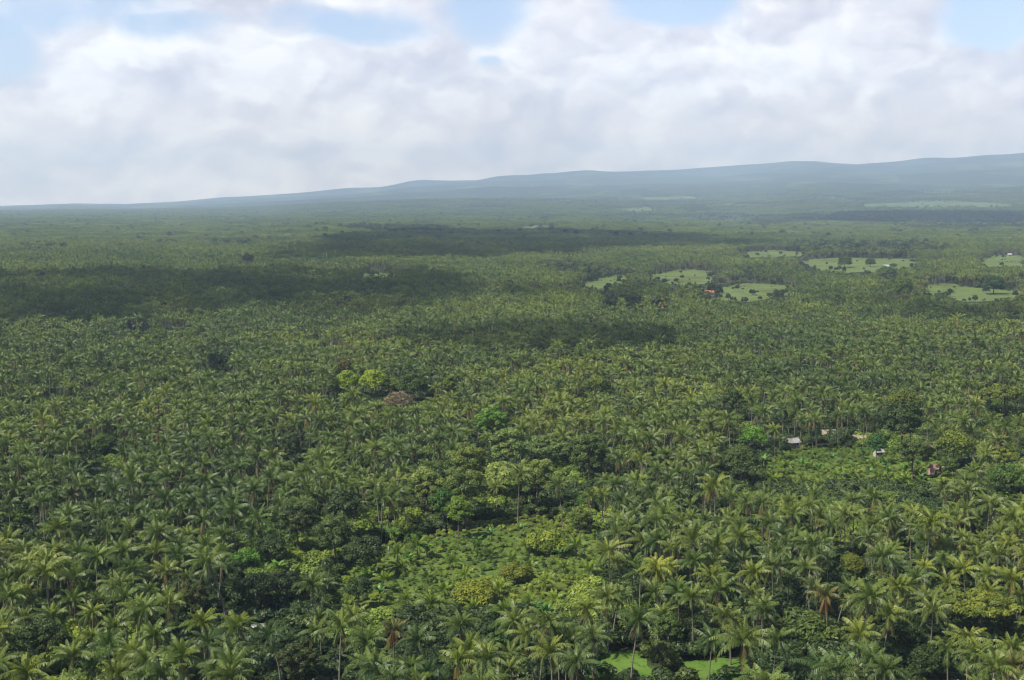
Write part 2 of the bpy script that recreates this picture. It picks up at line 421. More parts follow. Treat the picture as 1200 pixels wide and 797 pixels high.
hidden = bpy.data.collections.new('library')      # sources of the instanced stands, never in the scene itself
def lib_collection(name, objs):
    c = bpy.data.collections.new(name)
    for k, (me) in enumerate(objs):
        o = bpy.data.objects.new('%s_%02d' % (name, k), me); c.objects.link(o)
    return c
def joined_palm(seed, H, lean, dead, nf, L, nl, seg, W=.95):
    rg = np.random.default_rng(seed); pts, t = trunk_pts(rg, H, lean, rg.uniform(0, 6.28), 4)
    mb = MB(); pts[0, 2] = -1; mb.tube(pts, .20-.07*t, 4, 1)
    palm_crown(mb, rg, pts[-1], nf, nl, L, 0, dead, seg, W)
    return mb.mesh('palm_source', [M['frond'], M['trunk']])

# ------------------------------------------------------------------ broadleaf trees
def leaf_cloud(mb, rg, c, r, n, size, tone0=.5, flat=1.0, mi=0):
    d = rg.normal(size=(n, 3)); d /= np.linalg.norm(d, axis=1)[:, None]
    d[:, 2] = np.where(d[:, 2] < -.35, -d[:, 2], d[:, 2])
    rad = rg.uniform(.62, 1.06, n)[:, None]
    p = np.array(c)+d*rad*np.array([r, r, r*flat])
    nrm = d*.9+rg.normal(0, .45, (n, 3))+np.array([0, 0, .45]); nrm /= np.linalg.norm(nrm, axis=1)[:, None]
    a = np.cross(nrm, rg.normal(size=(n, 3))); a /= np.linalg.norm(a, axis=1)[:, None]; b = np.cross(nrm, a)
    s = size*rg.uniform(.6, 1.25, n)[:, None]
    Q = np.stack([p-a*s-b*s*.25, p+b*s*.55, p+a*s+b*s*.25, p-b*s*.55], 1)
    mb.quads(Q, np.clip(tone0+rg.normal(0, .18, n), 0, 1), mi)
def tree_parts(seed, kind, leaf=None, n=4200, size=.34, joined=False):
    rg = np.random.default_rng(seed); leaf = leaf or M['leaf']
    # unit trees: about 10 m wide; scaled when planted
    tb, cb = MB(), MB()
    if kind == 'round':  H, Rx, Rz, nc, zc, cr_ = 9.5, 3.7, 3.3, 26, 6.2, 1.45
    elif kind == 'spreading': H, Rx, Rz, nc, zc, cr_ = 6.6, 4.6, 1.5, 44, 5.2, 1.0
    elif kind == 'tall': H, Rx, Rz, nc, zc, cr_ = 12, 2.9, 4.4, 24, 8.0, 1.35
    elif kind == 'bush': H, Rx, Rz, nc, zc, cr_ = 4.0, 3.8, 2.0, 20, 1.8, 1.4
    elif kind == 'dome': H, Rx, Rz, nc, zc, cr_ = 8, 4.0, 3.6, 34, 3.6, 1.5
    else: H, Rx, Rz, nc, zc, cr_ = 10, 3.6, 3.8, 30, 6.5, .95   # loose
    cs = []
    for i in range(nc):
        u = (i+.5)/nc; ph = i*2.39996; zz = 1-1.45*u; rr = math.sqrt(max(0, 1-zz*zz)) if abs(zz) < 1 else 0
        k = rg.uniform(.6, 1.0)
        cs.append((Rx*rr*math.cos(ph)*k+rg.normal(0, .3), Rx*rr*math.sin(ph)*k+rg.normal(0, .3), zc+Rz*zz*k*rg.uniform(.8, 1.15)))
    per = n//nc
    for c in cs:
        leaf_cloud(cb, rg, c, cr_*rg.uniform(.7, 1.3), per, size, .5+rg.normal(0, .22), .75 if kind != 'spreading' else .5)
    if kind == 'bush':
        for k in range(5):
            a = k*1.256; tb.tube([(0, 0, -.3), (.5*math.cos(a), .5*math.sin(a), .8), (1.5*math.cos(a), 1.5*math.sin(a), 2)], [.09, .07, .03], 5)
    else:
        top = np.array([0, 0, zc-.3*Rz]); tb.tube([(0, 0, -.5), (.1, .05, top[2]*.5), top], [.27, .2, .15], 7)
        for c in cs[::3]:
            c = np.array(c); mid = (top+c)/2+[0, 0, -.3]; tb.tube([top*.9, mid, c], [.16, .10, .04], 5)
    return tb, cb
def tree_meshes(seed, kind, leaf=None, n=4200, size=.34):
    tb, cb = tree_parts(seed, kind, leaf, n, size)
    return tb.mesh('trunk', M['bark'], True), cb.mesh('crown', leaf or M['leaf'])
TREE = {k: [tree_meshes(200+10*i+j, k, None, *((9000, .21) if k in ('spreading', 'loose') else (6500, .27))) for j in range(3)] for i, k in enumerate(('round', 'spreading', 'tall', 'bush', 'loose', 'dome'))}
def bare_tree():
    rg = np.random.default_rng(5); tb, cb = MB(), MB()
    top = np.array([0, 0, 4.]); tb.tube([(0, 0, -.5), (0, 0, 2), top], [.4, .32, .25], 7)
    for k in range(26):
        u = (k+.5)/26; ph = k*2.4; zz = 1-1.0*u; rr = math.sqrt(1-zz*zz)
        c = np.array([3.9*rr*math.cos(ph), 3.9*rr*math.sin(ph), 5+3.4*zz]); tb.tube([top, (top+c)/2+[0, 0, .2], c], [.14, .08, .03], 4)
        for q in range(26):
            d = rg.normal(size=3); d[2] = abs(d[2])*.6; d /= np.linalg.norm(d); e_ = c+d*rg.uniform(.8, 1.5)
            sd = np.cross(d, rg.normal(size=3)); sd = sd/np.linalg.norm(sd)*.05
            cb.quads([[c+d*.1-sd, c+d*.1+sd, e_+sd*.5, e_-sd*.5]], .5)
        leaf_cloud(cb, rg, c, 1.1, 26, .26, .5, .8)
    return tb.mesh('trunk', M['bark'], True), cb.mesh('crown', M['twig'])
M['twig'] = leafmat('brown_twigs', [(0, (.17, .125, .085)), (1, (.24, .18, .12))], rnd=.1, trans=.1)

# banana plant
def banana_meshes(seed):
    rg = np.random.default_rng(seed); sb, lb = MB(), MB()
    sb.tube([(0, 0, -.3), (0, 0, 1.2), (.05, 0, 2.3)], [.16, .13, .08], 7)
    for i in range(9):
        az = i*2.4+rg.normal(0, .2); el0 = R(78)-R(38)*i/8; n = 7; t = np.linspace(0, 1, n); L = rg.uniform(2.3, 3.0)
        e_ = el0-R(85)*t**1.6; d = np.stack([np.cos(e_)*math.cos(az), np.cos(e_)*math.sin(az), np.sin(e_)], 1)
        p = np.concatenate([[(0.05, 0, 2.1)], np.array([.05, 0, 2.1])+np.cumsum(d[:-1]*L/(n-1), 0)])
        s_ = np.array([-math.sin(az), math.cos(az), 0]); w_ = .36*np.sin(math.pi*np.clip(t*.86+.1, 0, 1))**.6; w_[0] = .05
        for sg in (-1, 1):
            o_ = s_*sg*w_[:, None]+np.array([0, 0, -.25])*w_[:, None]
            Q = np.stack([p[:-1], p[1:], p[1:]+o_[1:], p[:-1]+o_[:-1]], 1)
            lb.quads(Q, rg.uniform(0, .7)+(.3 if i == 8 else 0))
    return sb.mesh('stem', M['stem'], True), lb.mesh('leaves', M['banana'])
BAN = [banana_meshes(300+i) for i in range(3)]

def shrub_mesh(seed, leaf, n=420, size=.30, r=1.5, h=.8):
    rg = np.random.default_rng(seed); mb = MB()
    for k in range(5):
        a = rg.uniform(0, 6.28); q = rg.uniform(0, r*.7)
        leaf_cloud(mb, rg, (q*math.cos(a), q*math.sin(a), .5+rg.uniform(0, h)), rg.uniform(.6, 1.0)*r*.6, n//5, size, rg.uniform(.2, .8), .8)
    return mb.mesh('shrub_source', leaf)

# ------------------------------------------------------------------ ground sheet
def build_ground():
    rr = np.concatenate([[0], np.geomspace(40, 30000, 260)])
    a1 = np.linspace(-32, 32, 240); a2 = np.linspace(32, 328, 75)[1:-1]
    aa = np.radians(np.concatenate([a1, a2])); na = len(aa)
    v = [(0, 0, 0)]
    G, A = np.meshgrid(rr[1:], aa, indexing='ij')
    X, Y = G*np.sin(A), G*np.cos(A); Z = height(X, Y)
    V = np.concatenate([[[0, 0, float(height(0, 0))]], np.stack([X, Y, Z], -1).reshape(-1, 3)])
    f = [(0, 1+(j+1) % na, 1+j) for j in range(na)]
    nr = len(rr)-1
    i, j = np.meshgrid(np.arange(nr-1), np.arange(na), indexing='ij')
    a = 1+i*na+j; b = 1+i*na+(j+1) % na; c = 1+(i+1)*na+(j+1) % na; d = 1+(i+1)*na+j
    f += np.stack([a, b, c, d], -1).reshape(-1, 4).tolist()
    me = bpy.data.meshes.new('ground'); me.from_pydata(V.tolist(), [], f); me.materials.append(M['ground'])
    me.polygons.foreach_set('use_smooth', [True]*len(f)); me.update()
    tag(new('ground', me), None, kind='structure')
build_ground()

# open ground, as outlines seen in the photograph, laid out on the land
OPEN = [  # name, material, outline in photo pixels, lift
    ('lawn', 'lawn', [(686, 797), (700, 770), (722, 762), (752, 766), (764, 782), (772, 800), (770, 840), (700, 850), (670, 830)], .03),
    ('lawn', 'lawn', [(788, 800), (800, 776), (836, 770), (876, 772), (890, 800), (880, 840), (800, 840)], .03),
    ('scrubland', 'scrub', [(385, 700), (410, 660), (450, 636), (520, 624), (560, 610), (640, 604), (700, 620), (712, 655), (690, 690), (660, 722), (570, 722), (480, 722), (410, 735)], .03),
    ('scrubland', 'scrub', [(884, 556), (905, 532), (960, 522), (1040, 528), (1100, 540), (1108, 562), (1080, 575), (1000, 570), (930, 574)], .03),
    ('field', 'field', [(672, 335), (700, 326), (735, 322), (742, 333), (700, 339)], .3),
    ('field', 'field', [(750, 324), (800, 316), (838, 318), (840, 331), (808, 338), (780, 332)], .3),
    ('field', 'field', [(838, 337), (870, 332), (930, 335), (928, 345), (872, 356), (840, 350)], .3),
    ('field', 'field', [(930, 306), (985, 302), (1072, 304), (1080, 312), (1040, 320), (990, 321), (950, 316)], .4),
    ('field', 'field', [(1070, 336), (1110, 331), (1140, 337), (1204, 342), (1204, 352), (1130, 354), (1090, 346)], .3),
    ('field', 'field', [(1143, 306), (1170, 298), (1204, 300), (1204, 313), (1150, 314)], .4),
    ('field', 'field', [(716, 245), (745, 242.5), (775, 244), (776, 247.5), (740, 249)], 2),
    ('field', 'field', [(1000, 239), (1090, 236), (1190, 239), (1192, 243), (1110, 243.5), (1010, 243)], 4),
    ('field', 'field', [(838, 240), (858, 238), (870, 240), (862, 242.5), (844, 242.5)], 3),
    ('field', 'field', [(858, 297), (905, 293), (948, 296), (945, 301), (880, 302)], .5),
    ('field', 'field', [(1078, 262), (1150, 260), (1204, 262), (1204, 265), (1100, 266)], 1.5),
    ('field', 'field', [(590, 266), (640, 264), (668, 266), (640, 268.5), (600, 268)], 1.5),
    ('field', 'field', [(420, 322), (446, 320), (470, 322), (450, 325), (424, 325)], .3),
    ('field', 'field', [(740, 232), (800, 230), (830, 233), (760, 235)], 5),
]
polys = [np.array(p[2], float) for p in OPEN]
for name, mk, poly, lift in OPEN:
    pts = []
    P2 = poly+[poly[0]]
    for (x1, y1), (x2, y2) in zip(P2[:-1], P2[1:]):
        for k in range(8): pts.append((x1+(x2-x1)*k/8, y1+(y2-y1)*k/8))
    G = np.array([at(*q)[:2] for q in pts])
    c = G.mean(0)
    ext = float(np.abs(G-c).max()); wob = 1+.12*hnoise(G[:, 0], G[:, 1], ext*.22, 9)+.06*hnoise(G[:, 0], G[:, 1], ext*.08, 8)
    G = c+(G-c)*wob[:, None]
    nrg = 14 if lift < 1 else 24; n = len(G)
    V = [(c[0], c[1], float(height(*c))+lift)]
    for k in range(1, nrg+1):
        q = c+(G-c)*k/nrg; z = height(q[:, 0], q[:, 1])+lift
        V += np.column_stack([q, z]).tolist()
    f = [(0, 1+(j+1) % n, 1+j) for j in range(n)]+[(1+k*n+j, 1+k*n+(j+1) % n, 1+(k+1)*n+(j+1) % n, 1+(k+1)*n+j) for k in range(nrg-1) for j in range(n)]
    me = bpy.data.meshes.new(name); me.from_pydata(V, [], f); me.materials.append(M[mk]); me.update()
    if me.polygons[0].normal.z < 0: me.flip_normals()
    tag(new(name, me), None, kind='structure')

def free_of_open(X, Y, Z, Hs, s=slice(None), grow=0):
    """True where a tree standing at X, Y neither stands in an opening nor hides one"""
    ok = np.ones(len(X), bool)
    rj = np.random.default_rng(len(X)); a_, b_ = rj.normal(size=(2, len(X)))
    for frac in (0, .35, .7, 1.0, 1.2):
        u, v, d = project(X, Y, Z+Hs*frac)
        for k_, p in enumerate(polys[s]):
            ju, jv = ((3, 2), (3, 2), (10, 7), (8, 5))[k_] if k_ < 4 else (5*min(1, 1), .9)
            ok &= ~inpoly(u+a_*ju, v+b_*jv, p)
    return ok

# ------------------------------------------------------------------ where things stand
HERO_PALMS = [(825,660),(873,590),(910,625),(907,663),(960,653),(1047,663),(857,723),(907,750),(830,753),(983,690),(1075,703),(1030,777),(1110,763),(1137,753),(1183,763),
 (1037,727),(1113,643),(1093,717),(1000,603),(1047,610),(1083,623),(1157,673),(443,573),(478,577),(607,557),(582,573),(705,580),(743,567),(660,570),(735,620),(780,637),
 (750,673),(770,697),(680,710),(713,700),(650,737),(740,730),(600,730),(693,747),(600,770),(677,780),(490,750),(537,780),(412,723),(33,650),(90,650),(120,653),(187,630),
 (213,640),(247,643),(197,673),(200,713),(33,697),(133,737),(20,780),(83,770),(117,780),(173,777),(260,783),(190,745),(293,577),(337,570),(360,583),(262,590),(227,590),(327,747),(277,737),(460,395+120)]
RUST = [(460,740),(10,420),(83,582),(180,582),(187,506),(775,357),(1185,780),(700,355),(152,268),(1100,392),(970,700)]
YOUNG = [(500,675),(545,672),(575,648),(615,640),(660,665),(675,640),(450,680),(430,668),(490,640),(620,665),(650,700),(555,712),(505,708),(590,718),(690,668),(545,700),(465,648),(980,556),(1025,548),(950,545),(1075,556),(920,545),(600,655),(560,640),(530,660),(640,680),(520,690),(470,665),(585,690),(620,700),(475,700),(940,560),(1000,555),(1060,562),(905,560),(1030,560)]

# broadleaf trees: crown centre px, width px, kind, colour multiplier, label
BT = [
 (776,770,42,'round',(.62,.62,.55),'dark round tree standing on the bright bottom lawn'),
 (731,798,30,'bush',(.55,.65,.6),'small dark bush at the lower edge of the bright lawn'),
 (1150,708,92,'spreading',(1.25,1.2,.75),'wide yellow-green spreading tree near the bottom corner'),
 (948,738,86,'bush',(1.15,1.15,.9),'pale green bushy mass among palms by the lawn'),
 (1000,662,36,'round',(1.35,1.2,.6),'small round yellow-green tree among tall palms'),
 (641,636,60,'bush',(1.9,1.7,.7),'bright yellow-green bushy tree behind the scrubland'),
 (556,697,62,'bush',(1.55,1.4,.65),'yellowish low spreading bush in the middle of the scrubland'),
 (605,672,44,'bush',(1.6,1.35,.6),'yellow low bush by the short palms of the scrubland'),
 (425,648,52,'round',(.62,.66,.75),'dark domed tree at the corner of the scrubland'),
 (392,628,56,'loose',(.85,.88,.9),'grey-green loose tree beside the dark domed tree'),
 (348,612,60,'loose',(.95,.93,.85),'dull olive loose-leaved tree behind the bright shrub hollow'),
 (318,642,46,'round',(.7,.75,.85),'dusky tree above the bright shrub hollow'),
 (404,598,46,'tall',(.6,.66,.7),'dark tall tree under the palms behind the domed tree'),
 (537,600,34,'tall',(1.4,1.6,.8),'bright green narrow tree at the back of the scrubland'),
 (519,590,34,'tall',(.55,.95,.6),'deep green tall tree behind the scrubland'),
 (678,606,30,'round',(1.2,1.25,1.0),'small pale rounded tree at the far scrubland edge'),
 (485,628,22,'bush',(.55,1.0,.6),'dark green dome shrub beside a banana clump'),
 (466,627,20,'bush',(.6,.95,.75),'bluish green small dome shrub beside a banana clump'),
 (590,552,76,'spreading',(2.1,1.95,1.9),'wide pale feathery tree in the middle of the grove'),
 (546,574,62,'loose',(1.35,1.3,1.1),'pale olive tree joined to the feathery crown'),
 (640,520,64,'spreading',(1.9,1.8,1.7),'long pale crown behind the feathery tree'),
 (548,545,60,'loose',(1.2,1.18,1.0),'grey-green crown between the feathery trees'),
 (406,447,38,'round',(2.3,2.2,.55),'bright lime green round tree far into the grove'),
 (436,447,40,'round',(2.6,2.4,.6),'yellow lime tree between the lime and the brown one'),
 (456,448,44,'spreading',(1.35,1.25,.7),'olive yellow wide crown behind the brown tree'),
 (486,452,40,'round',(.75,.85,.5),'dark olive round tree beside the brown twiggy one'),
 (404,430,20,'loose',(1.3,.8,.8),'small brownish tree behind the lime tree'),
 (577,496,46,'loose',(.95,1.45,.85),'vivid green round tree among grey palms'),
 (500,572,54,'loose',(1.6,1.5,1.45),'grey-green wide crown on the shaded side of the feathery tree'),
 (596,526,60,'loose',(1.8,1.7,1.65),'pale loose crown between the two feathery trees'),
 (630,560,56,'loose',(1.75,1.65,1.6),'pale loose crown beside the feathery tree'),
 (690,532,54,'loose',(1.15,1.15,.9),'olive loose crown behind the feathery trees'),
 (528,452,22,'tall',(1.5,1.4,.6),'yellowish narrow tree in the middle grove'),
 (884,512,36,'round',(1.2,1.75,.7),'bright green domed tree beside the white village hut'),
 (868,540,52,'round',(.75,.8,.75),'brown-green dark tree in front of the village'),
 (858,470,30,'tall',(.75,.85,.8),'dark tall tree behind the village huts'),
 (1178,460,64,'spreading',(1.25,1.15,.75),'broad olive tree at the edge of the picture behind the village'),
 (1058,496,60,'loose',(.7,.75,.7),'dark brown-green trees crown behind the pale thatch hut'),
 (1027,522,24,'tall',(.5,1.0,.7),'deep green slim tree between the village huts'),
 (1070,532,44,'loose',(.95,1.0,.95),'grey-green tree in front of the pale thatch hut'),
 (1118,522,50,'round',(1.3,1.25,.75),'round yellow-green tree behind the pink house'),
 (1178,560,46,'round',(.75,1.0,.75),'green dome beside the pink house'),
 (1060,470,44,'round',(1.2,1.15,.8),'olive dome in the grove behind the village'),
 (52,752,64,'loose',(.75,.8,.75),'dark bushy tree in the lower grove corner'),
 (300,690,54,'round',(.42,.48,.5),'very dark tree in the hollow before the bright shrubs'),  # shade of the hollow put into the dark crown tint
 (335,685,46,'round',(.45,.5,.55),'near-black tree beside the dark hollow tree'),  # same hollow shade, carried by the near-black tint
 (300,657,54,'bush',(1.2,1.8,.8),'bright green shrub mass behind the dark hollow tree'),
 (225,702,44,'loose',(1.1,.9,.85),'brownish loose tree in the lower grove'),
 (352,775,58,'loose',(.8,.72,.65),'brown-green tree in front of the white tin roof'),
 (1092,775,56,'round',(.5,.55,.5),'dark tree among the front palms at the bottom'),
 (1060,740,50,'round',(.55,.65,.55),'dark rounded tree under the lower palms'),
 (420,690,40,'round',(.55,.7,.6),'dark round bush at the near corner of the scrubland'),
 (775,355,16,'round',(2.2,1.7,.4),'tiny yellow tree before the red-roofed house'),
 (840,338,15,'dome',(.55,.65,.7),'dark round tree shading the red-roofed house'),
 (990,306,20,'dome',(.7,.8,.8),'dark dome tree standing alone in the far pasture'),
 (1020,307,15,'dome',(.75,.85,.85),'smaller dark dome tree in the far pasture'),
 (1047,311,10,'bush',(.6,.7,.6),'bush beside the white hut in the far pasture'),
 (1055,336,34,'dome',(.95,1.1,.85),'big domed tree between two far pastures'),
 (1165,333,30,'dome',(.5,.65,.8),'dark bluish tree at the edge of the right pasture'),
 (1040,318,24,'bush',(.8,.95,.8),'low bushy tree in front of the white pasture hut'),
 (742,352,18,'dome',(.65,.75,.75),'dark low tree below the two middle pastures'),
 (715,350,18,'dome',(.45,.55,.7),'dark tree below the small pasture'),
 (912,345,16,'dome',(.5,.6,.7),'dark tree at the end of the middle pasture'),
 (290,303,16,'round',(.4,.45,.6),'isolated very dark tree far off in the grove'),
 (230,300,12,'round',(.5,.6,.7),'small dark tree far off in the grove'),
 (120,520,34,'round',(.8,.95,.7),'green dome deep in the near grove'),
 (20,610,44,'bush',(1.2,1.3,.7),'yellow-green bush mass by the picture edge'),
 (255,423,28,'round',(.45,.6,.7),'dark dome in the middle grove'),
 (340,520,30,'loose',(.9,.9,.8),'olive loose tree in the middle grove'),
 (700,450,30,'round',(1.2,1.2,.8),'pale olive dome in the middle grove'),
]
def place_on(px, py, hz):
    x, y, z = at(px, py, hz)
    return x, y, z
trees = []    # x, y, z, scale, kind, colour, label
CZ = {'dome': 4.2, 'round': 6.2, 'spreading': 5.4, 'tall': 8.0, 'bush': 2.0, 'loose': 6.5}
CW = {'dome': 10.5, 'round': 10.0, 'spreading': 11.0, 'tall': 8.2, 'bush': 9.6, 'loose': 9.0}
for (px, py, wd, k, c, lab) in BT:
    s = 1.0
    for _ in range(4):
        x, y, z = at(px, py, CZ[k]*s); d = project(x, y, z)[2]; s = wd*d/F0/CW[k]
    trees.append((x, y, z, s, k, c, lab))
s = 1.0
for _ in range(4):
    x, y, z = at(467, 470, 6*s); s = 38*project(x, y, z)[2]/F0/10
brown_tree = (x, y, z, s)

# palms: heroes first
pal = []  # x,y,z,kind,scale,rot,special
for (px, py) in HERO_PALMS:
    i = int(rng.integers(len(palm_kinds))); sc_ = rng.uniform(.92, 1.1)
    x, y, z = at(px, py, palm_kinds[i][0][3]*sc_-.3)
    pal.append((x, y, z, i, sc_, rng.uniform(0, 6.28), 0))
for (px, py) in RUST:
    i = int(rng.integers(2)); x, y, z = at(px, py, rust_kinds[i][0][3]-.3)
    pal.append((x, y, z, i, 1.0, rng.uniform(0, 6.28), 1))
for (px, py) in YOUNG:
    i = int(rng.integers(2)); x, y, z = at(px, py, young_kinds[i][0][3])
    pal.append((x, y, z, i, rng.uniform(.8, 1.1), rng.uniform(0, 6.28), 2))
hx = np.array([[p[0], p[1]] for p in pal])

def jitter_grid(y0, y1, sp, seed, halfw=lambda y: .44*y+40, jit=.42):
    rg = np.random.default_rng(seed); out = []
    ny = int((y1-y0)/(sp*.87))
    for j in range(ny):
        yy = y0+j*sp*.87; hw = halfw(yy); n = int(2*hw/sp)+1
        xx = -hw+(np.arange(n)+.5*(j % 2))*sp
        out.append(np.stack([xx+rg.uniform(-jit, jit, n)*sp, yy+rg.uniform(-jit, jit, n)*sp], 1))
    return np.concatenate(out), rg
MIN_TREE = np.array([[t[0], t[1], 4.2*t[3]+1.0] for t in trees]+[[brown_tree[0], brown_tree[1], 4.5*brown_tree[3]]])
def clear_of_trees(X, Y, k=1.0):
    ok = np.ones(len(X), bool)
    for tx, ty, tr in MIN_TREE: ok &= np.hypot(X-tx, Y-ty) > tr*k
    return ok
def not_hiding(X, Y, Z, H_):
    """keep palms from standing right in front of the marked trees and huts (their crown would cover them)"""
    ok = np.ones(len(X), bool)
    u, v, d = project(X, Y, Z+H_)
    for (px, py, wd) in KEEP: ok &= ~((np.abs(u-px) < wd*.45+8000/d*.5) & (np.abs(v-py) < wd*.38+8000/d*.5) & (d < DK[(px, py)]-1))
    return ok
HUTS = [ # base px, py, w, d, h, yaw, roof, wall, roof kind, label, eave stilt
 (929,524,5.6,4.2,2.6,.5,'white_roof','white_wall','white-roofed hut with pale walls in the village clearing'),
 (970,514,7.2,4.6,2.6,.1,'thatch','bamboo_wall','brown thatched bamboo hut behind the village clearing'),
 (1007,520,5.6,4,2.5,-.25,'thatch2','bamboo_wall','pale thatched hut beside the slim dark green tree'),
 (1029,535,3.6,3,2.4,.3,'white_roof','white_wall','small white-roofed hut nearest the banana patch'),
 (1088,531,6.2,4.4,2.4,.15,'thatch2','bamboo_wall','yellowish thatched hut behind the pink house'),
 (1097,557,5.0,4.6,3.0,.35,'pink_roof','pink_wall','faded pink house with reddish roof in the palms'),
 (303,746,2.7,2.5,2.2,.4,'white_roof','bamboo_wall','small hut with white tin roof alone among near palms'),
 (830,347,13,8,4.5,.3,'red_roof','white_wall','orange-red roofed house under a dark tree in the pasture'),
 (1038,316,10,8,5.5,.2,'grey_roof','white_wall','small white hut standing in the far pasture'),
 (898,518,3.6,3,2.3,.9,'grey_roof','bamboo_wall','small grey-roofed shed beside the bright domed tree'),
 (1183,300,9,7,3,.1,'grey_roof','bamboo_wall','distant grey house at the edge of the far grove'),
]
KEEP = [(b[0], b[1], b[2]) for b in BT]+[(467, 470, 38)]+[(h[0], h[1]-5, 5 if h[2] < 8 else 18) for h in HUTS]
DK = {}
for (b, t) in zip(BT, trees): DK[(b[0], b[1])] = project(t[0], t[1], t[2])[2]
DK[(467, 470)] = project(*brown_tree[:3])[2]
hut_pos = []
for h in HUTS:
    p = at(h[0], h[1]); hut_pos.append(p); DK[(h[0], h[1]-5)] = project(*p)[2]

def near_pts(X, Y, pts, r):
    ok = np.ones(len(X), bool)
    for q in pts: ok &= (X-q[0])**2+(Y-q[1])**2 > r*r
    return ok
# random broadleaf trees scattered in the grove
G, rg = jitter_grid(215, 1000, 24, 31)
keep = rg.random(len(G)) < .30+.3*hnoise(G[:, 0], G[:, 1], 110, 33)+1.0*((hnoise(G[:, 0], G[:, 1], 120, 44) > .42) & (G[:, 1] > 400))
G = G[keep]; Z = height(G[:, 0], G[:, 1])
ok = free_of_open(G[:, 0], G[:, 1], Z, 9.0) & clear_of_trees(G[:, 0], G[:, 1], 1.3) & not_hiding(G[:, 0], G[:, 1], Z, 7) & near_pts(G[:, 0], G[:, 1], hx, 6) & near_pts(G[:, 0], G[:, 1], hut_pos, 12)
G = G[ok]; Z = Z[ok]
COLS = [((.8, .95, .72), 'dark green'), ((1, 1, .8), 'olive'), ((1.35, 1.35, .75), 'yellow-green'), ((.85, 1.15, .8), 'fresh green'), ((.95, .9, .9), 'grey-green'), ((.75, .8, .75), 'dusky')]
rand_trees = []
u, v, d = project(G[:, 0], G[:, 1], Z+6)
for i in range(len(G)):
    k = ('round', 'loose', 'tall', 'bush', 'spreading', 'round')[int(rg.integers(6))]; c, cw = COLS[int(rg.integers(6))]
    rand_trees.append((G[i, 0], G[i, 1], Z[i], rg.uniform(.7, 1.25)*(1.35 if k == 'bush' else 1), k, c, cw, u[i], v[i], d[i]))
allt = np.concatenate([MIN_TREE, np.array([[t[0], t[1], 3.0*t[3]] for t in rand_trees])])

# palms: jittered grid to 3.2 km
palm_pts = []
def density(X, Y):
    return 1.0 - .85*((hnoise(X, Y, 120, 44) > .5) & (Y > 420)) - .22*(hnoise(X, Y, 90, 41) > .35) - .25*(hnoise(X, Y, 45, 43) > .5)
G, rg = jitter_grid(195, 3300, 8.5, 51)
Z = height(G[:, 0], G[:, 1]); Hh = np.full(len(G), 14.0)
ok = rg.random(len(G)) < density(G[:, 0], G[:, 1])
ok &= free_of_open(G[:, 0], G[:, 1], Z, Hh)
nearm = G[:, 1] < 2200
sub = np.where(ok & nearm)[0]
o2 = np.ones(len(sub), bool)
X_, Y_ = G[sub, 0], G[sub, 1]
for tx, ty, tr in allt: o2 &= (X_-tx)**2+(Y_-ty)**2 > tr*tr
o2 &= not_hiding(X_, Y_, Z[sub], 14.0)
o2 &= near_pts(X_, Y_, hx, 4.6) & near_pts(X_, Y_, hut_pos, 7)
ok[sub[~o2]] = False
G = G[ok]; Z = Z[ok]
u, v, d = project(G[:, 0], G[:, 1], Z+13)
n = len(G); kind_i = rg.integers(0, 8, n); scl = np.clip(rg.normal(.95, .13, n), .6, 1.3); rot = rg.uniform(0, 6.28, n)
# heroes and specials that stay individuals; then the nearest in view up to 300
inview = (u > -18) & (u < W0+18) & (v < H0+12) & (v > 0)
order = np.argsort(np.where(inview, d, 1e9))
N_IND = 300-len(pal)
pick = order[:N_IND]
pk = np.zeros(n, bool); pk[pick] = True
for i in pick: pal.append((G[i, 0], G[i, 1], Z[i], int(kind_i[i]), scl[i], rot[i], 0))
REST = (G[~pk], Z[~pk], kind_i[~pk], scl[~pk], rot[~pk], d[~pk])

# ------------------------------------------------------------------ labels that single out
LAND = [(776,770,'the dark lawn tree'),(1150,708,'the wide yellow-green tree'),(948,738,'the pale bushy mass'),(1000,662,'the small yellow-green tree'),(641,636,'the bright yellow-green bush'),
 (425,648,'the dark domed tree'),(303,738,'the white tin roof'),(300,685,'the dark hollow tree'),(52,752,'the dark corner tree'),(460,740,'the orange palm'),(590,558,'the feathery pale tree'),
 (452,455,'the brown twiggy tree'),(884,512,'the bright domed tree'),(1097,552,'the pink house'),(970,510,'the brown thatched hut'),(20,610,'the yellow-green edge bush'),(1178,460,'the broad olive tree'),
 (83,582,'the first rusty palm'),(187,506,'the lone rusty palm'),(225,702,'the brownish loose tree'),(577,496,'the vivid green tree'),(1055,336,'the big far dome'),(832,342,'the red-roofed house'),
 (290,303,'the isolated dark tree'),(255,423,'the dark middle dome'),(700,450,'the pale olive dome'),(858,470,'the dark tall tree'),(120,520,'the green near dome'),(556,697,'the scrubland bush'),(1092,775,'the dark front tree'),(352,775,'the brown-green front tree')]
ORD = ['first','second','third','fourth','fifth','sixth','seventh','eighth','ninth','tenth','eleventh','twelfth','thirteenth','fourteenth','fifteenth','sixteenth','seventeenth','eighteenth','nineteenth','twentieth']
used_ct = {}
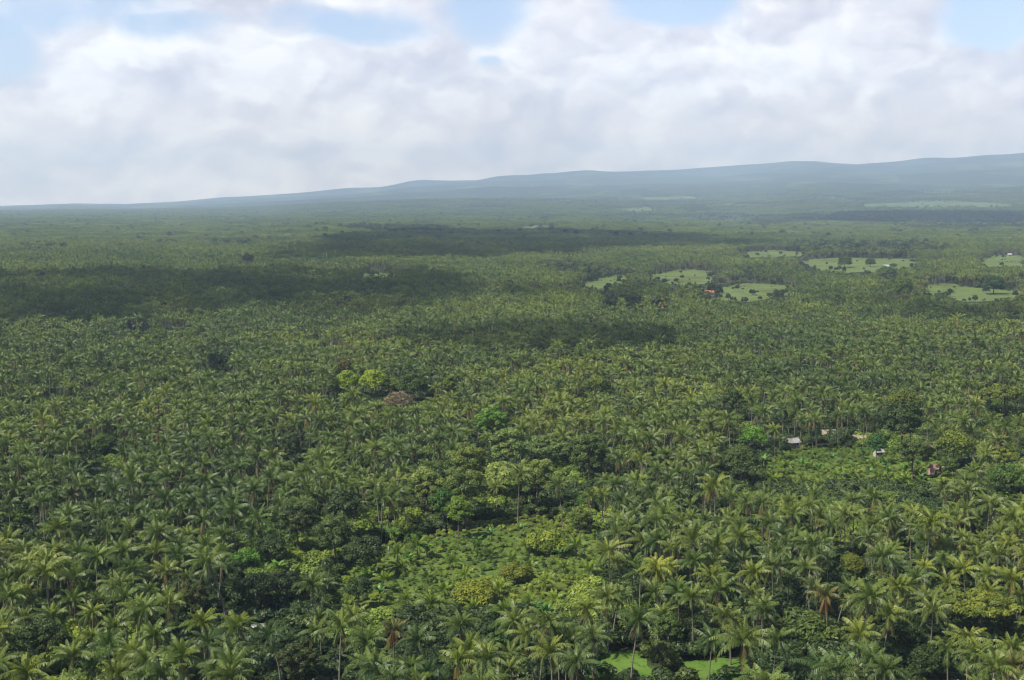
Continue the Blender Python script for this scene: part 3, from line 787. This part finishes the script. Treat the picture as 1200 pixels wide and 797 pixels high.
def relation_labels(items):
    """items: (px, py, description, noun) -> label by neighbouring landmark, direction to another one and rank"""
    L = np.array([(a, b) for a, b, _ in LAND], float)
    cells = {}
    for k, (px, py, desc, noun) in enumerate(items):
        dd = np.hypot(L[:, 0]-px, (L[:, 1]-py)*1.3); a = int(np.argmin(dd))
        v_ = np.array([px-L[a, 0], py-L[a, 1]]); v_ = v_/(np.linalg.norm(v_)+1e-6)
        w_ = L-L[a]; nn = np.linalg.norm(w_, axis=1); nn[a] = 1; w_ = w_/nn[:, None]
        sc2 = w_@v_-nn/3000; sc2[a] = -9
        b = int(np.argmax(sc2))
        if sc2[b] < .8: b = -1 if v_[1] < -.5 else (-2 if v_[1] > .5 else b)
        cells.setdefault((a, b, noun), []).append((dd[a], k))
    out = [None]*len(items)
    for (a, b, noun), lst in cells.items():
        lst.sort()
        for r_, (_, k) in enumerate(lst):
            o_ = ORD[r_] if r_ < 20 else 'twenty-'+ORD[r_-20]
            to = 'the horizon' if b == -1 else ('the camera' if b == -2 else LAND[b][2])
            out[k] = '%s %s, %s from %s towards %s' % (items[k][2], noun, o_, LAND[a][2], to)
    return out

# ------------------------------------------------------------------ planting
TLT = np.random.default_rng(3)
def plant(parts, names, root_name, loc, rz, s, colour=None, zs=1.0):
    r = bpy.data.objects.new(root_name, None); COL.objects.link(r)
    tl = TLT.normal(0, .05, 2) if 'palm' in root_name else (0, 0)
    r.location = loc; r.rotation_euler = (tl[0], tl[1], rz); r.scale = (s, s, s*zs); r.empty_display_size = .5
    for me, nm in zip(parts, names):
        if me is None: continue
        o = bpy.data.objects.new(nm, me); COL.objects.link(o); o.parent = r
        if colour is not None: o.color = (*colour, 1)
    return r
PT = [((1, 1, 1), 'green'), ((1.28, 1.17, .85), 'yellowish'), ((.68, .8, .92), 'dark'), ((1.15, 1.1, 1.2), 'pale')]
rgp = np.random.default_rng(77)
items = []; roots = []
for (x, y, z, i, s, rz, sp_) in pal:
    kinds = (palm_kinds, rust_kinds, young_kinds)[sp_]; parts, wd = kinds[i]
    c, cw = PT[int(rgp.choice(4, p=[.4, .22, .18, .2]))]
    if sp_ == 1: c, cw = (1, 1, 1), 'orange-brown'
    if sp_ == 2: c, cw = (1.3, 1.35, .9), 'bright'
    nut = parts[2] if sp_ == 0 and rgp.random() < .7 else None
    r = plant(parts[:2]+(nut,), ('trunk', 'crown', 'coconut_cluster'), 'coconut_palm', (x, y, z), rz, s, c)
    px, py, _ = project(x, y, z+parts[3]*s)
    items.append((float(px), float(py), '%s %s' % (wd, cw) if not (sp_ == 1) else 'dying palm with rusty fronds,', 'palm' if sp_ != 1 else 'one')); roots.append(r)
for r, lb in zip(roots, relation_labels(items)):
    tag(r, lb.replace('fronds, one,', 'fronds,'), 'palm tree', 'coconut palms of the near grove')
for t in trees:
    x, y, z, s, k, c, lab = t
    ms = TREE[k][int(rgp.integers(3))]
    r = plant(ms, ('trunk', 'crown'), 'broadleaf_tree' if k != 'bush' else 'shrub', (x, y, z), rgp.uniform(0, 6.28), s, c)
    tag(r, lab, 'tree' if k != 'bush' else 'shrub')
items = []; roots = []
rt = sorted([t for t in rand_trees if -20 < t[7] < 1220 and t[8] < 812], key=lambda t: t[9])
far_t = [t for t in rand_trees if not (-20 < t[7] < 1220 and t[8] < 812)]+rt[215:]
for t in rt[:215]:
    ms = TREE[t[4]][int(rgp.integers(3))]
    r = plant(ms, ('trunk', 'crown'), 'broadleaf_tree' if t[4] != 'bush' else 'shrub', t[:3], rgp.uniform(0, 6.28), t[3], t[5])
    noun = 'tree' if t[4] != 'bush' else 'bush'
    wd = {'round': 'round', 'loose': 'loose-leaved', 'tall': 'narrow', 'bush': 'low', 'spreading': 'spreading'}[t[4]]
    items.append((t[7], t[8], '%s %s' % (wd, t[6]), noun)); roots.append(r)
for r, lb, it in zip(roots, relation_labels(items), items): tag(r, lb, 'tree' if it[3] == 'tree' else 'shrub', 'broadleaf trees scattered in the palm grove')
bt = bare_tree()
tag(plant(bt, ('trunk', 'crown'), 'bare_tree', brown_tree[:3], 0, brown_tree[3]), 'brown twiggy domed tree nearly without leaves behind the middle grove', 'tree')

# banana plants
BP = [(445,622),(452,628),(440,630),(462,633),(458,620),(1020,560),(1040,556),(1000,550),(985,556),(960,552),(1060,556),(1080,566),(940,548),(920,552),(1015,545),(1035,548),(975,540),(955,536),(1050,570),
      (860,675),(852,680),(868,678),(150,770),(158,778),(200,790),(208,785),(1170,580),(1180,585),(640,725),(630,720),(560,640),(575,630),(610,625),(655,650),(500,650),(480,660),(430,680),(520,640),(445,700),(410,700),
      (290,665),(310,668),(325,672),(282,660),(870,530),(895,545),(905,552),(1130,570),(1065,545),(1075,548),(1012,535),(700,790),(690,795),(1005,790),(995,785),(985,792)]
items = []; roots = []
for (px, py) in BP:
    x, y, z = at(px, py, 1.5); s = rgp.uniform(.9, 1.5)
    r = plant(BAN[int(rgp.integers(3))], ('stem', 'leaves'), 'banana_plant', (x, y, z), rgp.uniform(0, 6.28), s, (1, 1, 1) if rgp.random() < .7 else (1.3, 1.3, 1.6))
    items.append((px, py, 'broad-leaved', 'banana plant')); roots.append(r)
for r, lb in zip(roots, relation_labels(items)): tag(r, lb, 'banana plant', 'banana plants in the openings')

# ------------------------------------------------------------------ huts and houses
def hut(i, spec, pos):
    px, py, W_, D_, Hh_, yaw, rm, wm, lab = spec
    big = W_ > 12
    r = bpy.data.objects.new('house' if big or 'house' in lab else 'hut', None); COL.objects.link(r)
    r.location = pos; r.rotation_euler = (0, 0, yaw); tag(r, lab, 'house' if big or 'house' in lab else 'hut')
    W_, D_ = W_*.88, D_*.88; x, y = W_/2, D_/2; rh = D_*.36; ov = .6
    wb = MB()
    wb.add([(-x, -y, -.3), (x, -y, -.3), (x, y, -.3), (-x, y, -.3), (-x, -y, Hh_), (x, -y, Hh_), (x, y, Hh_), (-x, y, Hh_), (-x, 0, Hh_+rh), (x, 0, Hh_+rh)],
           [(0, 1, 5, 4), (2, 3, 7, 6), (1, 2, 6, 9, 5), (3, 0, 4, 8, 7)])
    new('wall', wb.mesh('wall', M[wm]), r)
    rb = MB(); th = .16; sl = rh/y
    for sg in (-1, 1):
        e_ = (y+ov)*sg; ze = Hh_-ov*sl+.06
        v = [(-x-ov, e_, ze), (x+ov, e_, ze), (x+ov, 0, Hh_+rh+.06), (-x-ov, 0, Hh_+rh+.06)]
        v = v+[(a, b, c+th) for a, b, c in v]
        rb.add(v, [(0, 1, 2, 3), (4, 5, 6, 7), (0, 1, 5, 4), (1, 2, 6, 5), (3, 0, 4, 7)])
    rf = new('roof', rb.mesh('roof', M[rm]), r)
    cb = MB(); cb.box((0, 0, Hh_+rh+th+.08), (W_+2*ov+.05, .35, .1)); new('ridge_cap', cb.mesh('ridge_cap', M[rm]), rf)
    db = MB(); db.box((-x*.15, -y-.03, 1.0), (.95, .07, 2.0)); dr = new('door', db.mesh('door', M['wood']), r)
    for wx in ((-.65, .45) if not big else (-.75, -.45, .25, .65)):
        fb = MB(); fb.box((x*wx, -y-.03, 1.5), (1.1, .08, 1.0)); fo = new('window', fb.mesh('window', M['wood']), r)
        gb = MB(); gb.box((x*wx, -y-.075, 1.5), (.9, .02, .8)); new('pane', gb.mesh('pane', M['glass']), fo)
    for sx in (-1, 1):
        gb = MB(); gb.tube([(sx*(x+ov-.15), -y-ov+.1, -.3), (sx*(x+ov-.15), -y-ov+.1, Hh_-ov*sl)], [.07, .06], 6); new('post', gb.mesh('post', M['wood']), r)
for i, (h_, p_) in enumerate(zip(HUTS, hut_pos)): hut(i, h_, p_)

# slim pale post by the banana clump
x, y, z = at(455, 652)
pb = MB(); pb.tube([(0, 0, -.4), (.03, 0, 1.6), (.05, 0, 3.2)], [.17, .14, .11], 8); pb.tube([(.05, 0, 3.2), (.05, 0, 3.3)], [.15, .02], 8)
tag(new('post', pb.mesh('post', M['white_wall'], True), None, (x, y, z)), 'short pale post at the edge of the scrubland by bananas', 'post')

# ------------------------------------------------------------------ instanced stands (nobody could count them)
def gn_stand(name, X, Y, Z, var, scl, rot, coll, label, kind='stuff', cat=None):
    n = len(X)
    me = bpy.data.meshes.new(name); me.vertices.add(n)
    me.vertices.foreach_set('co', np.stack([X, Y, Z], 1).astype(np.float32).ravel())
    for nm, ty, arr in (('var', 'INT', var.astype(np.int32)), ('scl', 'FLOAT', scl.astype(np.float32)), ('rot', 'FLOAT', rot.astype(np.float32)), ('tlt', 'FLOAT', (TLT.normal(0, .07, n) if n < 400000 else np.zeros(n)).astype(np.float32))):
        a = me.attributes.new(nm, ty, 'POINT'); a.data.foreach_set('value', arr)
    o = new(name, me)
    ng = bpy.data.node_groups.new(name, 'GeometryNodeTree')
    ng.interface.new_socket(name='Geometry', in_out='INPUT', socket_type='NodeSocketGeometry')
    ng.interface.new_socket(name='Geometry', in_out='OUTPUT', socket_type='NodeSocketGeometry')
    N, L = ng.nodes, ng.links
    gi, go = N.new('NodeGroupInput'), N.new('NodeGroupOutput')
    iop = N.new('GeometryNodeInstanceOnPoints'); ci = N.new('GeometryNodeCollectionInfo')
    ci.inputs['Collection'].default_value = coll; ci.inputs['Separate Children'].default_value = True; ci.inputs['Reset Children'].default_value = True
    def attr(nm, ty):
        q = N.new('GeometryNodeInputNamedAttribute'); q.data_type = ty; q.inputs[0].default_value = nm; return q.outputs[0]
    cx = N.new('ShaderNodeCombineXYZ'); L.new(attr('rot', 'FLOAT'), cx.inputs[2]); L.new(attr('tlt', 'FLOAT'), cx.inputs[0])
    L.new(gi.outputs[0], iop.inputs['Points']); L.new(ci.outputs[0], iop.inputs['Instance']); iop.inputs['Pick Instance'].default_value = True
    L.new(attr('var', 'INT'), iop.inputs['Instance Index']); L.new(cx.outputs[0], iop.inputs['Rotation'])
    L.new(attr('scl', 'FLOAT'), iop.inputs['Scale']); L.new(iop.outputs[0], go.inputs[0])
    md = o.modifiers.new('stand', 'NODES'); md.node_group = ng
    tag(o, label, cat, None, kind)
    return o
near_lib = lib_collection('palm_near', [joined_palm(400+i, specs[i][0], specs[i][1], specs[i][2], specs[i][3]-5, specs[i][4], 13, 7) for i in range(8)])
mid_lib = lib_collection('palm_mid', [joined_palm(430+i, specs[i][0], specs[i][1], specs[i][2], 15, specs[i][4]*1.03, 6, 4, .95) for i in range(8)])
G, Z, ki, scl, rot, d = REST
rust_pick = np.zeros(len(G), bool)
m = (G[:, 1] < 950)
far_t_pts = np.array([[t[0], t[1], t[2], t[3]] for t in far_t]) if far_t else np.zeros((0, 4))
# one object for all remaining palms: nearer ones and farther ones pick from a shared library (0-7 detailed, 8-15 lighter)
all_lib = bpy.data.collections.new('palm_sources')
for c in (near_lib, mid_lib):
    for o in list(c.objects): all_lib.objects.link(o)
names = sorted(o.name for o in all_lib.objects)       # palm_mid_* sort before palm_near_*
var = np.where(m, 8+ki, ki)
# patches of grove farther out
def patch_mesh(seed, size=70, npalm=62, broad=4):
    rg = np.random.default_rng(seed); mb = MB()
    for k in range(npalm):
        x, y = rg.uniform(-size/2, size/2, 2); H_ = rg.uniform(10, 16)
        mb.quads([[(x-.2, y, -6), (x+.2, y, -6), (x+.15, y, H_), (x-.15, y, H_)]], .5, 1)
        for i in range(13):
            az = i*2.4+rg.uniform(0, .5); e0 = R(70)-R(85)*i/12; L = rg.uniform(4.2, 5.2)
            d1 = np.array([math.cos(e0)*math.cos(az), math.cos(e0)*math.sin(az), math.sin(e0)]); e1 = e0-R(55)
            d2 = np.array([math.cos(e1)*math.cos(az), math.cos(e1)*math.sin(az), math.sin(e1)]); s_ = np.array([-math.sin(az), math.cos(az), 0])*.62
            o_ = np.array([x, y, H_]); a = o_+d1*L*.5; b = a+d2*L*.5; dn = np.array([0, 0, -.35])
            mb.quads([[o_, a, a+s_+dn, o_+s_*.3], [o_, o_-s_*.3, a-s_+dn, a], [a, b, b+s_*.3, a+s_+dn], [a, a-s_+dn, b-s_*.3, b]], .1+.5*i/12)
    for k in range(broad):
        x, y = rg.uniform(-size/2, size/2, 2)
        for q in range(5): leaf_cloud(mb, rg, (x+rg.normal(0, 2.5), y+rg.normal(0, 2.5), 7+rg.normal(0, 1.5)), 3, 50, 1.0, rg.uniform(.4, .7), .8)
    return mb.mesh('grove_patch', [M['frond'], M['trunk']])
for i in range(5):
    all_lib.objects.link(bpy.data.objects.new('palm_patch_%02d' % i, patch_mesh(500+i)))
# order by name: mid 0-7, near 8-15, patch 16-20
Gp, rgf = jitter_grid(3300, 13500, 60, 61, lambda y: .43*y+60, .3)
Zp = height(Gp[:, 0], Gp[:, 1])
rr = np.hypot(Gp[:, 0], Gp[:, 1])
cov = hnoise(Gp[:, 0]*.6, Gp[:, 1]*.35, 420, 63)*.6+hnoise(Gp[:, 0], Gp[:, 1], 260, 64)*.4
up, vp, _ = project(Gp[:, 0], Gp[:, 1], Zp)
thr = np.interp(rr, [3300, 5000, 13500], [.75, .45, .12])+np.where((up < 620), .25, 0)
okp = (cov < thr) & free_of_open(Gp[:, 0], Gp[:, 1], Zp, np.full(len(Gp), 12.0)) & (rr < 13500)
Gp, Zp = Gp[okp], Zp[okp]; npp = len(Gp)
X = np.concatenate([G[:, 0], Gp[:, 0]]); Y = np.concatenate([G[:, 1], Gp[:, 1]]); ZZ = np.concatenate([Z, Zp])
gn_stand('palm_grove', X, Y, ZZ, np.concatenate([var, 16+rgf.integers(0, 5, npp)]), np.concatenate([scl, rgf.uniform(.9, 1.15, npp)]),
         np.concatenate([rot, rgf.integers(0, 4, npp)*1.5708+rgf.normal(0, .3, npp)]), all_lib, 'dense grove of coconut palms stretching back to the hills')
# far broadleaf woods: dark bands and hedges
def far_tree(seed, kind, n=700, size=.85):
    tb, cb = tree_parts(seed, kind, None, n, size)
    for a in cb.f: pass
    off = cb.n; cb2 = cb
    cb2.add(np.concatenate(tb.v), tb.f, 0, 1)
    return cb2.mesh('wood_source', [M['wood_leaf'], M['bark']])
M['wood_leaf'] = leafmat('woodland_leaf', [(0, (.026, .044, .022)), (.5, (.042, .066, .028)), (1, (.07, .098, .036))], rnd=.9, trans=.15)
wl = lib_collection('wood', [far_tree(600+i, k) for i, k in enumerate(('dome', 'loose', 'tall', 'round', 'dome'))])
BANDS = [  # dark belts of wood, photo outlines of where they stand
 [(960,262),(985,252),(1060,250),(1204,252),(1204,266),(1080,266)], [(920,294),(960,290),(1090,292),(1130,298),(1060,302),(950,302)], [(790,248),(820,243),(835,248),(810,251)],
 [(1000,228),(1060,225),(1100,229),(1040,233)], [(1110,322),(1160,318),(1185,328),(1150,336),(1120,333)], [(700,345),(760,338),(780,350),(830,352),(820,362),(700,362)],
 [(960,322),(1060,320),(1100,326),(1060,332),(980,331)], [(640,326),(700,320),(690,330),(650,336)], [(1085,352),(1204,352),(1204,362),(1090,360)], [(560,322),(620,318),(640,330),(590,336)],
 [(420,268),(520,270),(560,276),(450,277),(400,272)], [(250,292),(270,288),(300,290),(290,296)], [(600,424),(750,418),(780,430),(620,436)], [(870,318),(940,315),(950,322),(880,326)],
 [(20,296),(60,292),(80,298),(40,301)], [(170,290),(200,288),(210,292),(180,294)], [(330,300),(370,298),(380,303),(340,304)], [(1050,268),(1204,268),(1204,272),(1070,272)], [(880,262),(950,258),(960,264),(890,266)]]
pts = []
for bi, b in enumerate(BANDS):
    g = np.array([at(*q)[:2] for q in b]); lo, hi_ = g.min(0), g.max(0)
    spc = 7.5 if hi_[1] < 3000 else 13
    nx, ny = max(2, int((hi_[0]-lo[0])/spc)), max(2, int((hi_[1]-lo[1])/spc))
    if nx*ny > 14000: spc *= math.sqrt(nx*ny/14000); nx, ny = int((hi_[0]-lo[0])/spc), int((hi_[1]-lo[1])/spc)
    gx, gy = np.meshgrid(np.linspace(lo[0], hi_[0], nx), np.linspace(lo[1], hi_[1], ny))
    q = np.stack([gx.ravel(), gy.ravel()], 1)+rgf.uniform(-.5, .5, (nx*ny, 2))*spc
    q = q[inpoly(q[:, 0], q[:, 1], g)]
    pts.append(np.column_stack([q, np.full(len(q), spc/8.0)]))
hg, rgh = jitter_grid(1000, 3300, 22, 71)
uh, vh, _ = project(hg[:, 0], hg[:, 1], np.zeros(len(hg)))
hk = rgh.random(len(hg)) < .14+.9*(hnoise(hg[:, 0], hg[:, 1], 120, 44) > .44)+.28*((uh > 620) & (vh < 352) & (vh > 285))+.2*hnoise(hg[:, 0], hg[:, 1], 160, 72)
hg = hg[hk]; pts.append(np.column_stack([hg, rgh.choice([.45, .7, 1.0, 1.3], len(hg))]))
SCR = []
for p, (nm_, mk_, _o, lf) in zip(polys[4:], OPEN[4:]):      # bushes along the field edges and a few inside
    e_ = []
    for (x1, y1), (x2, y2) in zip(p, np.roll(p, -1, 0)):
        a_, b_ = np.array(at(x1, y1)[:2]), np.array(at(x2, y2)[:2]); L_ = np.linalg.norm(b_-a_); k_ = int(min(60, L_/(8 if lf < 1 else 22)))+1
        e_.append(a_+(b_-a_)*rgf.random((k_, 1))+rgf.normal(0, 6 if lf < 1 else 30, (k_, 2)))
    e_ = np.concatenate(e_); c_ = e_.mean(0); k_ = len(e_)//7+1
    ins = c_+(e_[rgf.integers(0, len(e_), k_)]-c_)*rgf.random((k_, 1))**.6
    q = np.concatenate([e_, ins]); SCR.append(np.column_stack([q, rgf.choice([.2, .25, .4, .7], len(q))*(1 if lf < 1 else 2)]))
SCR = np.concatenate(SCR)
hg2, _ = jitter_grid(3300, 13000, 120, 73, lambda y: .43*y, .5); pts.append(np.column_stack([hg2, np.full(len(hg2), 1.7)]))
pts = np.concatenate(pts); Zw = height(pts[:, 0], pts[:, 1])
okw = free_of_open(pts[:, 0], pts[:, 1], Zw, np.full(len(pts), 9.0))
pts, Zw = pts[okw], Zw[okw]
pts = np.concatenate([pts, SCR]); Zw = np.concatenate([Zw, height(SCR[:, 0], SCR[:, 1])])
if len(far_t_pts): pts = np.concatenate([pts, far_t_pts[:, [0, 1, 3]]]); Zw = np.concatenate([Zw, far_t_pts[:, 2]])
nw = len(pts)
gn_stand('far_woodland', pts[:, 0], pts[:, 1], Zw-.3, rgf.integers(0, 5, nw), pts[:, 2]*rgf.uniform(.8, 1.35, nw), rgf.uniform(0, 6.28, nw), wl, 'dark woods and hedgerow trees beyond the palm grove')

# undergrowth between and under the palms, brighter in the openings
G, rg = jitter_grid(190, 900, 2.3, 81, jit=.9)
Z = height(G[:, 0], G[:, 1]); u, v, d = project(G[:, 0], G[:, 1], Z)
in_lawn = np.zeros(len(G), bool)
for p in polys[:2]: in_lawn |= inpoly(u, v, p)
in_scrub = inpoly(u, v, polys[2]) | inpoly(u, v, polys[3])
ok = (~in_lawn | (rg.random(len(G)) < .06)) & (in_scrub | in_lawn | (rg.random(len(G)) < .5)) & near_pts(G[:, 0], G[:, 1], hut_pos, 5)
G, Z, in_scrub = G[ok], Z[ok], in_scrub[ok]; n = len(G)
tn = hnoise(G[:, 0], G[:, 1], 30, 83)
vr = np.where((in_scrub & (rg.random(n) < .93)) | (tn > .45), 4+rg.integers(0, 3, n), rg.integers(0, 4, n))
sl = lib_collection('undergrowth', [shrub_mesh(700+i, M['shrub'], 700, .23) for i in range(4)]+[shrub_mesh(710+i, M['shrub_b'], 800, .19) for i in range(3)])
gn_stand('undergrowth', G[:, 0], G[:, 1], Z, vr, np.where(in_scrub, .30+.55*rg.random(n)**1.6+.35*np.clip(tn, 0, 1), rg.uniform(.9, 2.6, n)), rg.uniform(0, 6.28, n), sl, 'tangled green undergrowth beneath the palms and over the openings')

# ------------------------------------------------------------------ clouds overhead whose shadows lie on the land
def cloud_mat():
    m, t = mat('cloud_vapour')
    d_ = t.n('ShaderNodeBsdfDiffuse', {'Color': (.95, .95, .95, 1)}); tr = t.n('ShaderNodeBsdfTranslucent', {'Color': (.95, .95, .95, 1)})
    a = t.n('ShaderNodeMixShader', {0: .5, 1: d_.outputs[0], 2: tr.outputs[0]})
    tp = t.n('ShaderNodeBsdfTransparent')
    g = t.n('ShaderNodeNewGeometry').outputs['Position']
    f = t.mr(t.noise(g, .0075, 7, .72), .36, .60, .10, .92)
    f = t.m('MULTIPLY', f, t.n('ShaderNodeSeparateColor', {0: t.n('ShaderNodeObjectInfo').outputs['Color']}).outputs[0])
    o_ = t.n('ShaderNodeMixShader', {0: f, 1: tp.outputs[0], 2: a.outputs[0]})
    t.n('ShaderNodeOutputMaterial', {'Surface': o_.outputs[0]})
    return m
M['cloud'] = cloud_mat()
CLZ = 1650.0
SHADOWS = [  # px outline extents of shadow on the land: centre px, py, half width px, row near, row far
 (110, 358, 310, 394, 328, .95), (430, 357, 120, 377, 338, .6), (600, 292, 225, 307, 276, .9), (655, 414, 140, 431, 399, .65), (1060, 258, 150, 265, 252, .8), (1150, 374, 130, 390, 364, .45), (700, 356, 110, 366, 345, .5)]
for i, (px, py, hw, r0, r1, op) in enumerate(SHADOWS):
    a = at(px, r0); b = at(px, r1); c = at(px, py); ry = (b[1]-a[1])/2; cyy = (a[1]+b[1])/2; rx = hw*cyy/F0
    k = (CLZ-c[2])/SD[2]
    cx_, cy_ = (px-600)/F0*cyy+SD[0]*k, cyy+SD[1]*k
    nu, nv = 72, 20; V = []; f = []
    for q in range(1, nv):
        th = math.pi*q/nv
        for j in range(nu):
            ph = 2*math.pi*j/nu; dx, dy, dz = math.sin(th)*math.cos(ph), math.sin(th)*math.sin(ph), math.cos(th)
            lump = 1+.34*float(hnoise(dx*2.1+i*9, dy*2.1+dz*1.5, .9, 90+i))+.26*float(hnoise(dx*6+i*5, dy*6+dz*4, .9, 95+i))+.16*float(hnoise(dx*15, dy*15+dz*8, .9, 99+i))
            V.append((rx*dx*lump, ry*dy*lump, max(-60, min(rx, ry)*.5*dz*lump)))
    V += [(0, 0, min(rx, ry)*.5), (0, 0, -60)]
    m_ = len(V); f = [((q*nu+j), q*nu+(j+1) % nu, (q+1)*nu+(j+1) % nu, (q+1)*nu+j) for q in range(nv-2) for j in range(nu)]
    f += [(m_-2, (j+1) % nu, j) for j in range(nu)]+[(m_-1, (nv-2)*nu+j, (nv-2)*nu+(j+1) % nu) for j in range(nu)]
    me = bpy.data.meshes.new('cloud'); me.from_pydata(V, [], f); me.materials.append(M['cloud']); me.polygons.foreach_set('use_smooth', [True]*len(f)); me.update()
    co = new('cloud', me, None, (cx_, cy_, CLZ)); co.color = (op, op, op, 1); tag(co, None, kind='stuff')

# ------------------------------------------------------------------ haze
HZ_TOP, HZ_R = 1330.0, 30500.0
hb = MB(); hb.box((0, 0, (HZ_TOP-60)/2), (2*HZ_R, 2*HZ_R, HZ_TOP+60))
hm, t = mat('haze')
pv = t.n('ShaderNodeVolumePrincipled', {'Color': (.60, .765, 1.0, 1), 'Density': 6.2e-5, 'Anisotropy': 0.0})
t.n('ShaderNodeOutputMaterial', {'Volume': pv.outputs[0]})
tag(new('haze', hb.mesh('haze', hm)), 'thin blue haze over the plain and the hills', None, None, 'stuff')
print('COUNT grove', len(X), 'patches', npp, 'wood', nw, 'under', n, 'ind', len(pal), 'rt', len(rt))
